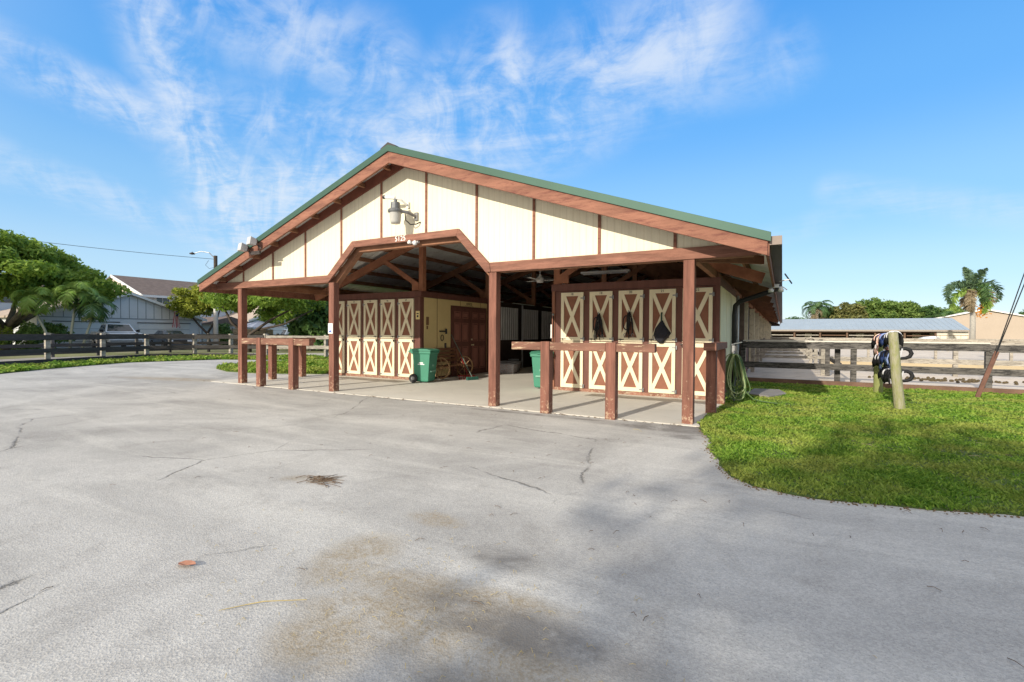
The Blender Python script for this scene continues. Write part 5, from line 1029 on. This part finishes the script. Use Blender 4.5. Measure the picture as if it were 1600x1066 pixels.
# ================================================================ VEHICLES
TYRE = mat('tyre_rubber', (.02, .02, .02), .85, .2, 10)
def vehicle(name, label, loc, rz, paint, prof, cab, W_, wheels, wr, cat='car', group=None):
    t = thing(name, label, cat, loc, rz, group)
    n = len(prof); vs = []
    for s, k in ((-1, .95), (-1, 1), (1, 1), (1, .95)): pass
    b = MB(); b.prism(prof, -W_/2, W_/2, 'XZ'); b.build('body', paint, t, world=False, bevel=.06)
    (a0, a1, a2, a3, zb, zt) = cab; wi = W_/2-.05; wt = W_/2-.28
    v = [(a0, -wi, zb), (a3, -wi, zb), (a3, wi, zb), (a0, wi, zb), (a1, -wt, zt), (a2, -wt, zt), (a2, wt, zt), (a1, wt, zt)]
    c = MB().add(v, [(4, 5, 6, 7), (0, 1, 5, 4), (1, 2, 6, 5), (2, 3, 7, 6), (3, 0, 4, 7)]).build('cab', paint, t, world=False, bevel=.05)
    def lerp(p, q, f): return [p[i]+(q[i]-p[i])*f for i in range(3)]
    def pane(q, nm):
        q = [Vector(p) for p in q]; cc = sum(q, Vector())/4; nn = (q[1]-q[0]).cross(q[3]-q[0]).normalized()
        if nn.dot(cc-Vector(((a1+a2)/2, 0, (zb+zt)/2-.2))) < 0: nn = -nn
        MB().add([p+nn*.012 for p in q]+[p-nn*.03 for p in q], [(0, 1, 2, 3), (7, 6, 5, 4)]+[(i, 4+i, 4+(i+1) % 4, (i+1) % 4) for i in range(4)]).build(nm, GLASS, c, world=False)
    def quad(A, B_, C_, D_, u0, u1, v0, v1):
        f = lambda u, v: lerp(lerp(A, B_, u), lerp(D_, C_, u), v)
        return [f(u0, v0), f(u1, v0), f(u1, v1), f(u0, v1)]
    pane(quad(v[1], v[2], v[6], v[5], .06, .94, .1, .9), 'windscreen'); pane(quad(v[3], v[0], v[4], v[7], .08, .92, .2, .88), 'rear_window')
    for (A, B_, C_, D_) in ((v[0], v[1], v[5], v[4]), (v[2], v[3], v[7], v[6])):
        pane(quad(A, B_, C_, D_, .08, .47, .12, .86), 'side_window'); pane(quad(A, B_, C_, D_, .53, .92, .12, .86), 'side_window')
    for x in wheels:
        for s in (-1, 1):
            w = MB().lathe([(wr*.6, -.1), (wr*.95, -.11), (wr, -.07), (wr, .07), (wr*.95, .11), (wr*.6, .1)], (x, s*(W_/2-.08), wr), 20, 'Y').build('wheel', TYRE, t, world=False, smooth=True)
            MB().lathe([(0, -.09), (wr*.6, -.1), (wr*.62, .1), (0, .09)], (x, s*(W_/2-.08), wr), 14, 'Y').build('rim', STEEL, w, world=False)
    xf = max(p[0] for p in prof); zf = [p[1] for p in prof if p[0] == xf]; zh = max(zf)
    for s in (-1, 1):
        MB().box(xf-.02, xf+.03, s*(W_/2-.08), s*(W_/2-.42), zh-.22, zh-.04).build('headlight', mat('headlight_glass', (.6, .62, .65), .15, .05), t, world=False, bevel=.02)
        MB().box(a3-.35, a3-.2, s*(W_/2), s*(W_/2+.22), zb+.02, zb+.2).build('mirror', BLACK, t, world=False, bevel=.03)
    MB().box(xf-.01, xf+.02, -W_/2+.5, W_/2-.5, zh-.3, zh-.05).build('grille', DARKGUT, t, world=False); MB().box(xf-.02, xf+.06, -W_/2+.04, W_/2-.04, zh-.58, zh-.38).build('bumper', STEEL if cat != 'car' else paint, t, world=False, bevel=.03)
    return t
WP = mat('white_car_paint', (.72, .73, .75), .3, .02, 1, spec=.6); DP = mat('dark_grey_car_paint', (.04, .045, .05), .25, .02, 1, spec=.6); BP = mat('silver_blue_paint', (.25, .3, .38), .3, .02, 1, spec=.6)
vehicle('pickup_truck', 'white crew cab pickup parked facing out before the garage', (-45.0, 18.05, 0), R(-10), WP, [(-2.9, .55), (2.9, .55), (2.95, .75), (2.95, 1.1), (2.8, 1.2), (1.5, 1.25), (1.45, 1.3), (-.75, 1.3), (-.8, 1.33), (-2.95, 1.33), (-2.98, .7)], (-.85, -.6, .75, 1.55, 1.28, 1.93), 1.98, (-1.9, 1.95), .4, 'pickup truck')
vehicle('sedan', 'dark sedan parked facing out in front of the right garage door', (-44.2, 21.5, 0), R(-10), DP, [(-2.35, .3), (2.3, .3), (2.38, .5), (2.38, .72), (2.2, .86), (1.0, .98), (-1.6, 1.0), (-2.3, .95), (-2.4, .6)], (-1.75, -.95, .35, 1.3, .93, 1.44), 1.82, (-1.45, 1.45), .33)
vehicle('minivan', 'silver van behind the pale rail fence, seen under the stable wing', (-33.6, 26.9, 0), R(65), BP, [(-2.4, .35), (2.35, .35), (2.4, .8), (2.2, 1.0), (1.3, 1.08), (-2.3, 1.1), (-2.4, .7)], (-2.3, -2.0, .5, 1.5, 1.05, 1.62), 1.9, (-1.5, 1.5), .34, 'van')
vehicle('dark_car', 'dark car parked right of the silver van', (-30.0, 29.0, 0), R(65), DP, [(-2.3, .3), (2.3, .3), (2.38, .7), (2.2, .9), (1.1, 1.02), (-1.8, 1.04), (-2.4, .9)], (-2.0, -1.4, .4, 1.2, 1.0, 1.55), 1.82, (-1.45, 1.45), .33)

# ================================================================ SMALL THINGS ON THE ASPHALT
lf = MB(); pts = [(0, -.075), (.03, -.045), (.038, 0), (.025, .05), (0, .085), (-.025, .05), (-.038, 0), (-.03, -.045)]
vs = [(x, y, .012+.25*abs(x)+.12*abs(y)*(y > 0)) for x, y in pts]+[(0, 0, .006)]; vs += [(x, y, z+.003) for x, y, z in vs]
n_ = 8; fs = [(i, (i+1) % 8, 8) for i in range(8)]+[(9+i, 9+(i+1) % 8, 17) for i in range(8)]+[(i, (i+1) % 8, 9+(i+1) % 8, 9+i) for i in range(8)]
o = lf.add(vs, fs).build('fallen_leaf', mat('dry_leaf', (.36, .17, .11), .7, .2, 20)); o.location = (-3.08, 1.58, .004); o.rotation_euler = (0, 0, R(-75)); o.scale = (.8, .8, .8); tag(o, 'single dry brown leaf lying on the asphalt', 'leaf')
STRAW = mat('straw', (.42, .33, .15), .8, .15, 20); TWG = mat('twig_brown', (.13, .09, .06), .9, .2, 20)
def strewn(name, label, cat, cx0, cy0, sx, sy, n, ln, r, m, ang=None, kind=None):
    b = MB()
    for k in range(n):
        x, y = random.gauss(cx0, sx), random.gauss(cy0, sy); a = random.uniform(0, 6.28) if ang is None else random.gauss(ang, .5); l = ln*random.uniform(.4, 1.3); bend = random.uniform(-.3, .3)
        b.tube([(x, y, .006+r), (x+math.cos(a)*l*.5, y+math.sin(a)*l*.5, .01+r+random.uniform(0, .012)), (x+math.cos(a+bend)*l, y+math.sin(a+bend)*l, .006+r)], [r, r, r*.6], 5)
    o = b.build(name, m); tag(o, label, cat, kind=kind); return o
strewn('twig_pile', 'small heap of dark twigs in the middle of the asphalt', 'twigs', -3.85, 3.1, .1, .06, 34, .22, .003, TWG, .6, kind='stuff')
b = MB(); b.tube([(-2.44, 1.4, .008), (-2.36, 1.5, .012), (-2.3, 1.55, .02), (-2.14, 1.68, .01)], [.0015, .0025, .003, .002], 5); tag(b.build('straw_stalk', STRAW), 'long yellow bent straw stalk on asphalt near the brown stain', 'straw')
strewn('straw_litter', 'loose straw and chaff over the brown stained asphalt', 'straw', -1.5, 2.0, .75, .4, 260, .03, .0011, STRAW, kind='stuff')
strewn('leaf_litter', 'tiny scattered twigs and leaf bits across the asphalt', 'litter', -1.5, 4.0, 3.0, 1.8, 130, .06, .0018, TWG, kind='stuff')
strewn('porch_edge_debris', 'dark leaf debris along the concrete porch edge', 'debris', -5, 7.7, 3.6, .03, 110, .07, .004, TWG, 0, kind='stuff')
strewn('dry_grass_stalks', 'dry pale stalks lying on the lawn', 'dry grass', 2.3, 7.6, 1.5, .9, 40, .22, .003, mat('dry_stalk', (.42, .36, .2), .8, .1), kind='stuff')
# trees behind the camera, whose shade falls on the right foreground
for (x, y, h, r, lab) in ((-.7, -15.0, 9.7, 3.7, 'leafy tree behind the camera shading the road, nearest'), (6.4, -15.6, 7.4, 4.0, 'leafy tree behind the camera shading the right foreground')):
    tree('shade_casting_tree', lab, (x, y, 0), limbs_up(7, 2, r*.8, h-1.5, .25), canopy((0, 0, h-r*.7), (r, r, r*.8), 60, .95, .8, -.9, .2), 6500, .2, G4, BARK)
